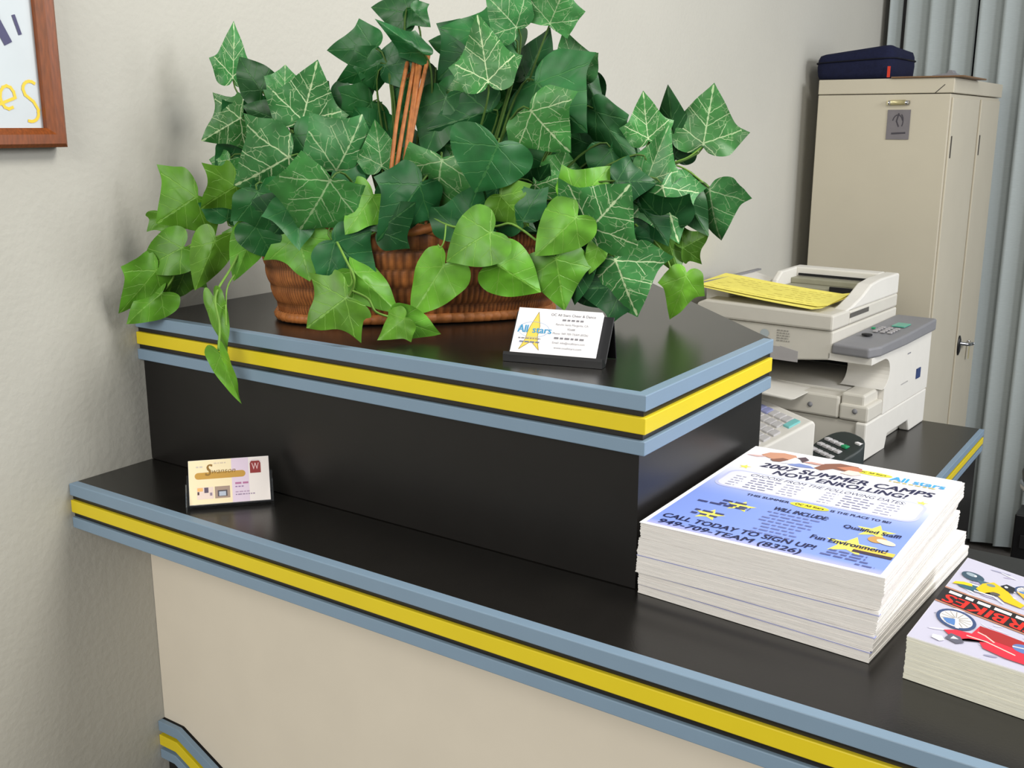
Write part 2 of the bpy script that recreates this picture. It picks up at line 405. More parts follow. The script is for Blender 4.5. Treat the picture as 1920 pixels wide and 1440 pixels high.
for (a, e), nm in zip(lev, ('blue_trim', 'yellow_trim', 'blue_trim')):
    b = MB(); m = M['yellow'] if 'yellow' in nm else M['blue']; a *= TH; e *= TH; k_ = .5*(1+cs)*1.0
    kx = math.tan(R_(12.75))
    b.prism([(.0005, zb-e), (bx-e*kx*0-e*kx, zb-e), (1.2, bandz(1.2)-e*cs), (1.2, bandz(1.2)-a*cs), (bx-a*kx, zb-a), (.0005, zb-a)], lambda u, v, w: (u, w, v), PY-.011, PY-.0035, m)
    b.build(nm, ct, .0007)

# desk along the wall behind the counter
DZ = -.318; DXE = .6655; DYE = 2.066
dk = thing('side_desk', 'lower black desk along the wall with striped edge carrying the copier', 'desk', (0, 0, DZ))
b = MB(); b.box((.0005, .80, -TH+.002), (DXE-.004, DYE, -.0004), M['black']); b.build('desktop', dk)
trim_runs([(DXE, .80), (DXE, DYE)], 0, parent=dk)
b = MB(); b.box((DXE-.03, .82, FLOOR-DZ+.0005), (DXE-.012, DYE-.02, -TH+.002), M['blackpanel']); b.box((.01, DYE-.02, FLOOR-DZ+.0005), (DXE-.012, DYE-.003, -TH+.002), M['blackpanel'])
b.box((.01, .82, FLOOR-DZ+.0005), (DXE-.05, .84, -TH+.002), M['blackpanel']); b.build('desk_panel', dk)

# ------------------------------------------------------------------ business cards
def basis(origin, xdir, tilt):
    X = Vector((math.cos(xdir), math.sin(xdir), 0)); N = Vector((-X.y, X.x, 0))          # N points away from the reader
    Y = Vector((0, 0, 1))*math.cos(tilt)+N*math.sin(tilt); Z = X.cross(Y)
    o = Vector(origin); return lambda u, v, w=0: o+X*u+Y*v+Z*w
def bars(b, f, x, y, w, h, c, m, rows=1, gap=.002, words=(3, 6), align='L'):
    rnd = random.Random(int(x*1e5)+int(y*1e5))
    for r in range(rows):
        ww = w*rnd.uniform(.75, 1); xx = x-(ww/2 if align == 'C' else 0); e = xx+ww
        while xx < e:
            l = h*rnd.uniform(1.2, 3.4); l = min(l, e-xx)
            b.poly([f(xx, y-r*gap), f(xx+l, y-r*gap), f(xx+l, y-r*gap+h), f(xx, y-r*gap+h)], m, c); xx += l+h*.7
def star_pts(cx, cy, R, r, rot=90, n=5, sy=1): return [(cx+(R if i % 2 == 0 else r)*math.cos(R_(rot+180*i/n)), cy+sy*(R if i % 2 == 0 else r)*math.sin(R_(rot+180*i/n))) for i in range(2*n)]
def flat(b, pts, f, m, c, e=0): 
    f = lifted(b, f); cx = sum(p[0] for p in pts)/len(pts); cy = sum(p[1] for p in pts)/len(pts)
    for i in range(len(pts)):
        j = (i+1) % len(pts); b.poly([f(cx, cy), f(*pts[i]), f(*pts[j])], m, c)
def ell(cx, cy, rx, ry, rot=0, n=24):
    out = []
    for i in range(n):
        a = 2*math.pi*i/n; x, y = rx*math.cos(a), ry*math.sin(a); out.append((cx+x*math.cos(rot)-y*math.sin(rot), cy+x*math.sin(rot)+y*math.cos(rot)))
    return out
CW, CH = .0889, .0508
PR = M['print']
# right card, on the raised tier
oz = ZU+.0075
A0 = Vector((.5304, .1644, oz)); ang = R_(12.9); tl = R_(34.3)
hd = thing('card_holder', 'black angled business card holder standing on the raised countertop', 'card holder', (A0.x, A0.y, ZU))
B0 = basis((0, 0, .0), ang, 0)
fc = basis((0, 0, oz-ZU), ang, tl)
b = MB()
def hp(u, v, w): return fc(u, v, w)
# sloping back plate, front lip, rear foot, joined into one holder
for (ua, va, wa, ub, vb, wb) in ((-.0045, -.004, -.010, CW+.0105, .050, -.0078),):
    k = len(b.v)
    P = [hp(u, v, w) for u, v, w in ((ua, va, wa), (ub, va, wa), (ub, vb, wa), (ua, vb, wa), (ua, va, wb), (ub, va, wb), (ub, vb, wb), (ua, vb, wb))]
    b.v += P; b.uv += [(0, 0)]*8
    for q in ((0, 3, 2, 1), (4, 5, 6, 7), (0, 1, 5, 4), (1, 2, 6, 5), (2, 3, 7, 6), (3, 0, 4, 7)): b.face([k+i for i in q], M['plastic_black'])
b.build('back_plate', hd, .0008)
b = MB(); k = len(b.v)
sec = [hp(0, -.001, -.010), hp(0, -.001, .003), hp(0, .0045, .0035), hp(0, .0045, .0055), hp(0, -.004, .005)]
Xd = Vector((math.cos(ang), math.sin(ang), 0)); low = hp(0, -.004, .005); back = hp(0, -.004, -.010)
prof = [Vector((0, 0, 0))+(low-Vector((0, 0, low.z))), low, hp(0, -.0008, .0052), hp(0, -.0008, -.0078), back-Vector((0, 0, 0)), back-Vector((0, 0, back.z))]
n = len(prof)
for uu in (-.0045, CW+.0105):
    for p in prof: b.v.append(p+Xd*uu); b.uv.append((0, 0))
b.face(range(n), M['plastic_black']); b.face(list(range(n, 2*n))[::-1], M['plastic_black'])
for i in range(n): j = (i+1) % n; b.face((i, n+i, n+j, j), M['plastic_black'])
b.build('front_ledge', hd, .0006)
b = MB()   # rear prop
t0 = hp(0, .046, -.010); ft = Vector((t0.x, t0.y, 0))+Vector((-math.sin(ang), math.cos(ang), 0))*.010
for uu in (.02,):
    q = [t0, t0+Vector((0, 0, -.004)), ft, ft+Vector((-math.sin(ang), math.cos(ang), 0))*.003]
    for s0 in (uu-.02, CW): 
        pass
    n = 4
    for s0 in (-.0045, CW+.0105):
        for p in q: b.v.append(p+Xd*s0); b.uv.append((0, 0))
    b.face(range(n), M['plastic_black']); b.face(list(range(n, 2*n))[::-1], M['plastic_black'])
    for i in range(n): j = (i+1) % n; b.face((i, n+i, n+j, j), M['plastic_black'])
b.build('rear_prop', hd, .0005)
cs1 = thing('business_cards', 'stack of white business cards with a yellow star logo in the black holder', 'business cards', (A0.x, A0.y, oz), 0)
f0 = basis((0, 0, 0), ang, tl)
b = MB()
def slab(b, f, ua, va, wa, ub, vb, wb, m, c=(1, 1, 1)):
    k = len(b.v); b.v += [f(u, v, w) for u, v, w in ((ua, va, wa), (ub, va, wa), (ub, vb, wa), (ua, vb, wa), (ua, va, wb), (ub, va, wb), (ub, vb, wb), (ua, vb, wb))]; b.uv += [(0, 0)]*8
    for q in ((0, 3, 2, 1), (4, 5, 6, 7), (0, 1, 5, 4), (1, 2, 6, 5), (2, 3, 7, 6), (3, 0, 4, 7)): b.face([k+i for i in q], m, c)
slab(b, f0, 0, 0, -.0074, CW, CH, 0, M['white']); b.build('card_stack', cs1, .0004)
b = MB(); fa = lambda u, v, e=.0002: f0(u, v, e)
gold = lin((232, 205, 90)); blu = lin((70, 150, 195)); gry = lin((128, 126, 132)); dgr = lin((84, 82, 92))
st = [(.0225, .0465), (.0265, .031), (.0262, .0235), (.0265, .017), (.0303, .0050), (.0205, .0140), (.0090, .0048), (.0140, .017), (.0145, .0235), (.0165, .031)]
flat(b, st, fa, PR, gold)
for i in range(len(st)): scrawl(b, [st[i], st[(i+1) % len(st)]], .0005, PR, lambda u, v: f0(u, v, .0003), lin((150, 130, 60)))
scrawl(b, ell(.0205, .027, .0165, .0085), .0004, PR, lambda u, v: f0(u, v, .0003), lin((150, 175, 205)))
b.text('All', lambda u, v: f0(u, v, .0004), .0035, .0235, .0085, PR, blu, w=.0105, bold=.004); b.text('stars', lambda u, v: f0(u, v, .0004), .0195, .0235, .0075, PR, blu, w=.020, bold=.004)
bars(b, lambda u, v: f0(u, v, .0004), .006, .0165, .028, .0012, gry, PR, 1); bars(b, lambda u, v: f0(u, v, .0004), .008, .0125, .025, .0015, lin((110, 120, 150)), PR, 1)
fb = lambda u, v: f0(u, v, .0003)
b.text('OC All Stars Cheer & Dance', fb, .0595, .0435, .0028, PR, dgr, w=.047, align='C')
bars(b, fb, .060, .0385, .023, .0019, gry, PR, 1, align='C')
b.text('Rancho Santa Margarita, CA', fb, .0600, .0335, .0023, PR, gry, w=.034, align='C')
b.text('92688', fb, .0600, .0285, .0023, PR, gry, w=.008, align='C')
b.text('Phone: 949 709-TEAM (8326)', fb, .0600, .0235, .0023, PR, gry, w=.037, align='C')
bars(b, fb, .0600, .0185, .036, .0020, gry, PR, 1, align='C')
b.text('Email: info@ocallstars.com', fb, .0600, .0135, .0023, PR, gry, w=.034, align='C')
b.text('www.ocallstars.com', fb, .0600, .0080, .0023, PR, gry, w=.029, align='C')
b.build('card_printing', cs1)

# left card, on the lower ledge, in clear acrylic
A1 = Vector((.1944, .0222, .0055)); ang1 = R_(48.1); tl1 = R_(28.4)
h2 = thing('card_holder', 'clear acrylic business card holder standing on the lower ledge', 'card holder', (A1.x, A1.y, 0))
fk = basis((0, 0, A1.z), ang1, tl1)
b = MB()
slab(b, fk, -.003, -.0022, -.0095, CW+.003, .036, -.0080, M['acrylic']); b.build('back_plate', h2, .0004)
b = MB()
slab(b, fk, -.003, -.0030, -.0080, CW+.003, -.0012, .0045, M['acrylic']); b.build('bottom_lip', h2, .0004)
for ua in (-.0035, CW+.0016):
    b = MB(); pr = [fk(ua, -.0030, -.0095), fk(ua, .026, -.0080), fk(ua, .024, .002), fk(ua, -.003, .0075)]
    pr2 = [p+ (fk(ua+.0018, 0)-fk(ua, 0)) for p in pr]
    pts = pr+[Vector((pr[3].x, pr[3].y, 0)), Vector((pr[0].x, pr[0].y, 0))]; d = fk(.0018, 0)-fk(0, 0); n = len(pts)
    for dd in (Vector((0, 0, 0)), d):
        for p in pts: b.v.append(p+dd); b.uv.append((0, 0))
    b.face(range(n), M['acrylic']); b.face(list(range(n, 2*n))[::-1], M['acrylic'])
    for i in range(n): j = (i+1) % n; b.face((i, n+i, n+j, j), M['acrylic'])
    b.build('side_wing', h2)
cs2 = thing('business_cards', 'stack of cream and lilac business cards with a gold banner on the lower ledge', 'business cards', (A1.x, A1.y, A1.z))
f1 = basis((0, 0, 0), ang1, tl1)
b = MB(); slab(b, f1, 0, 0, -.0074, CW, CH, 0, M['white']); b.build('card_stack', cs2, .0004)
b = MB(); e1 = lambda u, v: f1(u, v, .0002); e2 = lambda u, v: f1(u, v, .0003); e3 = lambda u, v: f1(u, v, .0004); e4 = lambda u, v: f1(u, v, .0005)
def rect(b, f, x0, y0, x1, y1, c, m=PR): b.poly([f(x0, y0), f(x1, y0), f(x1, y1), f(x0, y1)], m, c)
rect(b, e1, .0003, .0003, .047, .0505, lin((238, 222, 184))); rect(b, e1, .047, .0003, .066, .0505, lin((218, 200, 218))); rect(b, e1, .066, .0003, .0886, .0505, lin((232, 224, 220)))
def capsule(x0, x1, y, r, n=8): return [(x1+r*math.cos(R_(-90+180*i/n)), y+r*math.sin(R_(-90+180*i/n))) for i in range(n+1)]+[(x0+r*math.cos(R_(90+180*i/n)), y+r*math.sin(R_(90+180*i/n))) for i in range(n+1)]
flat(b, capsule(.0105, .0585, .0325, .0038), e2, PR, lin((190, 146, 62)))
b.text('S', e3, .018, .0325, .0135, PR, lin((140, 104, 40)), w=.0075, shear=.3, bold=.004); b.text('wanson', e3, .0255, .0345, .0060, PR, lin((130, 98, 40)), w=.026, shear=.3)
rect(b, e2, .0675, .0320, .0795, .0460, lin((140, 44, 44))); b.text('W', e3, .0695, .036, .0080, PR, lin((226, 190, 190)), w=.008); 
scrawl(b, arc(.0735, .044, .006, .0035, 0, 180, 8), .001, PR, e3, lin((220, 206, 210)))
rect(b, e2, .0085, .0060, .0265, .0195, lin((226, 206, 196))); rect(b, e3, .009, .0150, .0150, .0190, lin((232, 178, 110))); rect(b, e3, .0165, .0130, .0210, .0190, lin((88, 74, 92))); rect(b, e3, .009, .0110, .011, .0145, lin((70, 50, 50))); rect(b, e3, .0225, .0095, .0250, .0130, lin((140, 124, 140)))
rect(b, e2, .0280, .0060, .0445, .0195, lin((160, 138, 124))); rect(b, e3, .0310, .0080, .0415, .0150, lin((78, 72, 80))); rect(b, e4, .0325, .0085, .0400, .0135, lin((176, 184, 200)))
bars(b, e2, .0085, .0420, .0075, .0018, lin((200, 190, 180)), PR, 1); bars(b, e2, .028, .0455, .016, .0014, lin((206, 190, 170)), PR, 1)
bars(b, e2, .0505, .0205, .018, .0022, lin((176, 110, 150)), PR, 1); bars(b, e2, .0505, .0170, .013, .0014, lin((150, 120, 160)), PR, 1)
bars(b, e2, .0505, .0110, .0200, .0013, lin((176, 150, 176)), PR, 1); bars(b, e2, .0505, .0080, .024, .0013, lin((150, 130, 156)), PR, 1)
b.build('card_printing', cs2)

# ------------------------------------------------------------------ flyer stacks on the ledge
PWd, PHt = .2159, .2794
def sheets(name, label, x, y, rz, z0, z1, dx0, dx1, edge='edges', group='bundles of printed flyers', w=PWd, h=PHt, step=.0012, jit=.0004, colour=None):
    t = thing(name, label, 'paper stack', (x, y, z0), rz, group)
    b = MB(); n = max(2, int((z1-z0)/step)); rnd = random.Random(int(z0*1e5)+7)
    for i in range(n):
        a, c = z0+(z1-z0)*i/n, z0+(z1-z0)*(i+1)/n; o = dx0+(dx1-dx0)*i/n+rnd.uniform(-jit, jit); oy = rnd.uniform(-jit, jit)
        b.box((o, oy, a-z0+.00008), (o+w, oy+h, c-z0), M[edge])
    b.build('paper_block', t); return t
sx0, sy0 = .7095, .1055
SB = [(0, .0105, -.002, -.0015, 'lowest bundle of white flyers in the tall stack, skewed to the right at the back', R_(-3.6), .001, .010),
      (.0107, .0245, .0005, .0012, 'white flyer bundle second from the bottom of the tall stack', R_(-2.4), .0, .006),
      (.0247, .0445, .001, .0025, 'thick white flyer bundle in the middle of the tall stack', R_(-.4), 0, 0),
      (.0447, .0585, .002, .0035, 'white flyer bundle second from the top of the tall stack', R_(.3), 0, 0),
      (.0587, .0737, .0045, .0045, 'topmost bundle of white flyers just under the blue printed flyer', R_(-.2), 0, 0)]
for z0, z1, d0, d1, lb, rz, ox, oy in SB:
    t = sheets('flyer_bundle', lb, sx0+ox, sy0+oy, rz, z0, z1, d0, d1)
    if z0 < .03:
        bb = MB(); zz = (z1-z0)*.85; bb.box((d1-.0006, -.0009, zz), (d1+PWd+.0006, .004, zz+.0005), M['keyblue']); bb.build('coloured_sheet_edge', t)
    if z0 == 0:
        bb = MB(); ff = lambda u, v: Vector((u-.002, v, .0108)); bb.text('All', ff, .186, .232, .010, PR, lin((70, 160, 210)), w=.013); bb.build('logo_print', t)
fl = thing('printed_flyer', 'white to blue summer camp flyer lying on top of the tall paper stack', 'flyer', (.7139, .1035, .0742), R_(.3))
def bend(u, v): return .0004+.0000
def FZ(u, v, e=0): return Vector((u, v, .0003+e))
b = MB(); NX, NY = 8, 24
def flyer_col(p):
    t = min(1, max(0, (p.y-.012)/.20)); 
    k = min(1, max(0, (p.y-.10)/.12)); k = k*k*(3-2*k)
    lo, hi = lin((134, 158, 232)), lin((240, 240, 250))
    q = [a+(c-a)*k for a, c in zip(lo, hi)]
    if p.y < .012: q = [a+(c-a)*.5 for a, c in zip(q, lin((214, 200, 236)))]
    return q
whitep = lin((246, 245, 250))
b.box((0, 0, -.00035), (PWd, PHt, .0002), M['white'])
mg = .0045; k0 = len(b.v)
for j in range(NY+1):
    for i in range(NX+1): b.v.append(FZ(mg+(PWd-2*mg)*i/NX, mg+(PHt-2*mg)*j/NY)); b.uv.append((0, 0))
for j in range(NY):
    for i in range(NX): q = k0+j*(NX+1)+i; b.face((q, q+1, q+NX+2, q+NX+1), PR, flyer_col)
g1 = lambda u, v: FZ(u, v, .0002); g2 = lambda u, v: FZ(u, v, .0004); g3 = lambda u, v: FZ(u, v, .0006)
nav = lin((34, 36, 74)); blk = lin((30, 30, 44)); yl = lin((240, 228, 70)); lg = lin((120, 120, 150))
# rounded pale box holding the dates
def rrect(x0, y0, x1, y1, r, n=6):
    o = []
    for cx, cy, a in ((x1-r, y0+r, -90), (x1-r, y1-r, 0), (x0+r, y1-r, 90), (x0+r, y0+r, 180)):
        o += [(cx+r*math.cos(R_(a+90*i/n)), cy+r*math.sin(R_(a+90*i/n))) for i in range(n+1)]
    return o
flat(b, rrect(.010, .133, .206, .190, .014), g1, PR, lin((196, 200, 236))); flat(b, rrect(.013, .136, .203, .187, .012), (lambda u, v: FZ(u, v, .0003)), PR, lin((228, 229, 244)))
b.text('2007 SUMMER CAMPS', g3, .116, .2120, .0150, PR, nav, w=.172, align='C', bold=.004, shear=.15); b.text('NOW ENROLLING!', g3, .116, .1950, .0130, PR, nav, w=.132, align='C', bold=.004, shear=.15)
b.text('CHOOSE FROM THE FOLLOWING DATES:', g2, .110, .1770, .0085, PR, lin((60, 60, 90)), w=.152, align='C', shear=.2)
soft = lin((150, 150, 176))
for cx in (.022, .114):
    for r in range(5):
        y = .1690-r*.0072
        bars(b, g2, cx, y, .012, .0022, soft, PR, 1); bars(b, g2, cx+.018, y, .030, .0026, lin((120, 120, 150)), PR, 1); bars(b, g2, cx+.052, y, .020, .0024, soft, PR, 1)
b.text('THIS SUMMER', g2, .052, .1205, .0056, PR, nav, w=.042, bold=.004); flat(b, ell(.1135, .1232, .0185, .0066), g2, PR, yl)
b.text('OC All Stars', g3, .1135, .1210, .0048, PR, lin((70, 64, 20)), w=.027, align='C', bold=.004); b.text('IS THE PLACE TO BE!', g2, .1335, .1205, .0056, PR, nav, w=.054, bold=.004)
b.text('WILL INCLUDE:', g2, .113, .0965, .0095, PR, nav, w=.050, align='C', bold=.004, shear=.2)
for r in range(8): bars(b, g2, .110, .0885-r*.0078, .056 if r in (0, 2, 3) else .042, .0026, lin((112, 122, 178)), PR, 1, align='C')
def fstar(cx, cy, R, f=g1): flat(b, star_pts(cx, cy, R, R*.42), f, PR, lin((246, 234, 110)))
fstar(.060, .088, .015); fstar(.044, .052, .015)
ink2 = lin((70, 74, 120))
bars(b, g3, .040, .0930, .034, .0036, ink2, PR, 2, .0085); bars(b, g3, .020, .0800, .056, .0034, ink2, PR, 1); bars(b, g3, .028, .0560, .032, .0036, ink2, PR, 2, .0090)
b.text('CALL TODAY TO SIGN UP!', g2, .0100, .0240, .0105, PR, nav, w=.140, bold=.004, shear=.1); b.text('949-709-TEAM (8326)', g2, .0130, .0085, .0105, PR, nav, w=.130, bold=.004, shear=.1)
fstar(.182, .094, .018); b.text('Qualified Staff!', g3, .155, .0885, .0080, PR, nav, w=.049, bold=.004)
fstar(.173, .050, .023); b.text('Fun Environment!', g3, .139, .0480, .0095, PR, nav, w=.064, bold=.004)
rect(b, g2, .178, .0440, .2105, .0520, lin((236, 200, 84))); rect(b, g2, .178, .0380, .2105, .0440, lin((72, 58, 70)))
flat(b, ell(.189, .0760, .008, .008, .5), g2, PR, lin((200, 154, 92))); flat(b, ell(.197, .0730, .009, .005, -.4), g3, PR, lin((240, 224, 196)))
for r, (x, y, w) in enumerate(((.177, .0310, .040), (.177, .0250, .036), (.177, .0190, .042))): bars(b, g2, x, y, w, .0030, lin((96, 104, 156)), PR, 1, align='C')
bars(b, g2, .188, .0125, .020, .0026, lin((96, 104, 156)), PR, 1)
fstar(.018, .203, .007); fstar(.198, .192, .006)
# the photograph of two tumblers along the top edge
sk = lin((206, 150, 124)); br = lin((138, 92, 76))
def sh(pts): return [(x*.86, y+.006) for x, y in pts]
flat(b, sh([(.004, .238), (.020, .243), (.030, .242), (.018, .236)]), g2, PR, lin((226, 190, 186)))
flat(b, sh([(.020, .246), (.026, .258), (.042, .264), (.058, .262), (.064, .252), (.056, .242), (.042, .236), (.030, .240)]), g2, PR, sk)
flat(b, sh([(.036, .2345), (.048, .246), (.056, .244), (.050, .232), (.042, .230)]), g3, PR, br)
flat(b, sh([(.052, .228), (.060, .254), (.070, .252), (.066, .234)]), g3, PR, lin((250, 250, 252))); flat(b, sh([(.060, .228), (.072, .238), (.086, .236), (.094, .230), (.074, .226)]), g2, PR, lin((124, 142, 200)))
flat(b, sh([(.062, .254), (.070, .262), (.078, .254), (.074, .242), (.070, .248)]), g3, PR, lin((84, 66, 76))); flat(b, sh([(.074, .244), (.082, .250), (.100, .249), (.092, .243)]), g3, PR, lin((206, 160, 150)))
flat(b, sh([(.092, .232), (.098, .252), (.114, .262), (.136, .260), (.144, .250), (.132, .238), (.112, .240), (.102, .228)]), g2, PR, br)
flat(b, sh([(.114, .246), (.130, .258), (.142, .256), (.145, .246), (.132, .240)]), g3, PR, lin((196, 128, 100))); flat(b, sh([(.124, .230), (.130, .244), (.142, .244), (.148, .236), (.140, .228)]), g3, PR, lin((240, 216, 208)))
flat(b, ell(.135, .2535, .0200, .0060), g2, PR, yl); b.text('OC All Stars', g3, .135, .2515, .0046, PR, lin((70, 64, 24)), w=.027, align='C', bold=.004)
b.text('All stars', g3, .180, .2430, .0135, PR, lin((66, 165, 220)), w=.052, align='C', bold=.004); bars(b, g3, .155, .2385, .048, .0022, lin((206, 190, 110)), PR, 1)
b.build('flyer_sheet', fl)

# pile of motorcycle booklets
MG = Vector((.9528, .0940, 0)); mt = .0352; c46, s46 = math.cos(R_(4.6)), math.sin(R_(4.6))
def ab(a, q, z=0):
    x = .913*a+.111*q; y = -.407*a+.994*q
    return Vector((x*c46-y*s46, x*s46+y*c46, z))
mgp = thing('booklet_pile', 'cream edged pile of glossy motorcycle booklets on the ledge beside the tall paper stack', 'paper stack', MG, 0, 'motorcycle booklets')
MQ = [(0, 0), (.165, .0347), (.165, .188), (0, .188)]
b = MB(); rnd = random.Random(4); n = 26
for i in range(n):
    da, dq = rnd.uniform(-.0004, .0004), rnd.uniform(-.0004, .0004)
    b.prism(MQ, lambda u, v, w: ab(u+da, v+dq, w), mt*i/n+.00008, mt*(i+1)/n, M['magedges'])
b.build('paper_block', mgp)
cv = thing('motorcycle_booklet', 'glossy upside-down cover with a red and a yellow motorcycle on top of the cream pile', 'booklet', MG+Vector((0, 0, mt)), 0, 'motorcycle booklets')
GL = M['gloss']
b = MB(); b.prism([(-.0002, -.0002), (.1652, .0346), (.1652, .1882), (-.0002, .1882)], lambda u, v, w: ab(u, v, w), .0001, .0010, M['white'])
def hz(z): return lambda u, v: ab(u, v, z)
h0, h1, h2_, h3, h4 = hz(.00105), hz(.0013), hz(.0015), hz(.0017), hz(.0019)
b.poly([h0(*q) for q in MQ], GL, lin((190, 188, 206)))
rn = random.Random(5); zz = 0
for i in range(150):
    x, y = rn.uniform(.006, .130), rn.uniform(.004, .182); a = rn.uniform(-.6, .6); l = rn.uniform(.006, .022); w = rn.uniform(.0015, .005)
    if not (x*.21+.006 < y+l*math.sin(a) < .184 and y > x*.21+.006 and x > .006): continue
    g = rn.choice([(232, 232, 242), (150, 150, 176), (208, 206, 226), (246, 246, 250), (170, 164, 190)])
    zz += 1; flat(b, ell(x+l*.5*math.cos(a), y+l*.5*math.sin(a), l/2, w/2, a, 10), hz(.00126), GL, lin(g))
h1, h2_, h3, h4 = hz(.00150), hz(.00160), hz(.00168), hz(.00176)
rect(b, h1, 0, .0775, .165, .0810, lin((176, 120, 96))); rect(b, h2_, 0, .0800, .165, .1085, lin((32, 28, 30))); rect(b, h1, 0, .1080, .165, .1115, lin((176, 126, 104)))
b.text('SUPERBIKES', h3, .1245, .0975, .0170, GL, lin((236, 44, 34)), w=.120, bold=.004, flip=True, shear=.12)
bars(b, h3, .006, .1005, .155, .0052, lin((230, 228, 230)), GL, 1)
def wheel(cx, cy, r):
    flat(b, ell(cx, cy, r, r*1.02), h2_, GL, lin((60, 78, 118))); flat(b, ell(cx, cy, r*.82, r*.82), h3, GL, lin((214, 212, 214)))
    for i in range(14):
        a = i*2*math.pi/14; scrawl(b, [(cx+r*.15*math.cos(a), cy+r*.15*math.sin(a)), (cx+r*.74*math.cos(a), cy+r*.74*math.sin(a))], .0009, GL, hz(.00172), lin((160, 154, 146)))
    flat(b, [(cx-r*.6, cy-r*.35), (cx, cy), (cx+r*.1, cy-r*.7), (cx-r*.3, cy-r*.7)], h4, GL, lin((84, 126, 186)))
wheel(.025, .0574, .0168)
flat(b, [(.0330, .0230), (.0215, .0320), (.0300, .0400), (.0420, .0440), (.0443, .0619), (.0600, .0640), (.0777, .0640), (.100, .062), (.110, .045), (.095, .030), (.0732, .0264), (.0553, .0279), (.050, .036), (.042, .034)], h3, GL, lin((216, 48, 66)))
flat(b, [(.0443, .0619), (.0777, .0640), (.095, .056), (.080, .048), (.060, .046), (.046, .052)], h4, GL, lin((164, 44, 44)))
scrawl(b, [(.040, .0375), (.055, .040), (.078, .0370)], .0016, GL, h4, lin((232, 200, 190))); scrawl(b, [(.046, .050), (.052, .049), (.060, .044)], .0018, GL, h4, lin((240, 190, 180)))
flat(b, [(.026, .020), (.028, .031), (.036, .031), (.041, .024), (.036, .018)], h4, GL, lin((96, 96, 110))); flat(b, [(.030, .022), (.031, .028), (.036, .026)], h4, GL, lin((220, 220, 226)))
flat(b, [(.017, .0125), (.0165, .018), (.0235, .0205), (.027, .016), (.024, .0115)], h3, GL, lin((248, 248, 252)))
scrawl(b, [(.0255, .058), (.0295, .044)], .0030, GL, h4, lin((244, 244, 250)))
flat(b, ell(.082, .052, .009, .007, .4), h4, GL, lin((96, 120, 176))); scrawl(b, [(.074, .050), (.090, .056)], .0015, GL, h4, lin((220, 216, 206)))
wheel(.118, .050, .016)
flat(b, ell(.0150, .1495, .0105, .0085, -.1), h2_, GL, lin((56, 80, 96))); flat(b, ell(.013, .152, .005, .0035, -.1), h3, GL, lin((150, 166, 176))); flat(b, ell(.017, .1515, .0012, .002), h4, GL, lin((244, 246, 250)))
flat(b, ell(.0190, .1262, .0120, .0060, .15), h2_, GL, lin((54, 96, 112))); flat(b, [(.020, .146), (.036, .150), (.046, .148), (.040, .138), (.026, .138)], h2_, GL, lin((70, 100, 114)))
flat(b, [(.0035, .1215), (.0045, .1270), (.0110, .1320), (.0185, .1335), (.0200, .1285), (.0120, .1260)], h3, GL, lin((244, 200, 30)))
flat(b, [(.0235, .1275), (.0260, .1420), (.0337, .1525), (.0482, .1440), (.0560, .1340), (.0660, .1290), (.0642, .1210), (.0500, .1220), (.0380, .1330), (.0300, .1220)], h3, GL, lin((238, 188, 28)))
flat(b, ell(.0330, .1440, .0040, .0030, .4), h4, GL, lin((120, 140, 140))); flat(b, ell(.0400, .1300, .0045, .0030, .4), h4, GL, lin((90, 86, 80))); scrawl(b, [(.024, .122), (.040, .124), (.050, .118)], .002, GL, h4, lin((240, 242, 250)))
flat(b, [(.0400, .1500), (.0440, .1575), (.0520, .1560), (.0530, .1440), (.0470, .1440)], h4, GL, lin((38, 40, 48))); flat(b, ell(.0450, .1515, .0016, .0020), h4, GL, lin((246, 246, 250)))
wheel(.0625, .1560, .0110); flat(b, [(.054, .150), (.066, .150), (.074, .140), (.064, .140)], h4, GL, lin((236, 176, 60)))
b.build('cover', cv)

# ------------------------------------------------------------------ storage cabinet and what lies on it
CX0, CX1, CY0, CY1, CZ = .0565, .4310, 2.4457, 3.12, .5459
cb = thing('storage_cabinet', 'tall beige metal cabinet with narrow doors standing in the corner by the blind', 'cabinet', (CX0, CY0, FLOOR))
cw, cd, chh = CX1-CX0, CY1-CY0, CZ-FLOOR
b = MB(); b.box((.001, .001, .0), (cw-.006, cd, chh-.043), M['cab']); b.build('body', cb, .002)
b = MB(); b.box((0, 0, chh-.041), (cw+.001, cd+.001, chh), M['cab']); b.build('top_cap', cb, .0025)
b = MB(); b.prism([(.325, chh-.041), (.350, chh-.018), (.352, chh-.019), (.328, chh-.0412)], lambda u, v, w: (u, w, v), -.0006, .0003, M['cabline']); b.build('cap_seam', cb)
for ya, yb in ((.012, .355), (.385, .662)):
    d = MB(); d.box((cw-.006, ya, .06), (cw, yb, chh-.052), M['cab']); dd = d.build('door', cb, .002)
    s = MB(); s.box((cw-.0005, ya+.010, 1.400), (cw+.0008, ya+.022, 1.46), M['cabline']); s.build('finger_slot', dd)
    if ya > .3:
        h = MB(); h.lathe([(.0, 0), (.017, 0), (.017, .003), (.012, .006), (0, .006)], M['plastic_black'], 24)
        for i in range(len(h.v)): q = h.v[i]; h.v[i] = Vector((cw+q.z, .405+q.x*1.1, .805+q.y*1.9))
        h.build('handle_plate', dd)
        h = MB(); h.tube([(cw+.004, .405, .812), (cw+.022, .407, .811), (cw+.030, .425, .808), (cw+.030, .470, .803)], .0055, M['chrome'], 10); h.build('handle_lever', dd)
        h = MB(); h.tube([(cw+.004, .53, .80), (cw+.012, .53, .795)], .004, M['chrome'], 8); h.box((cw+.009, .525, .74), (cw+.0105, .538, .795), M['brass']); h.build('key', dd)
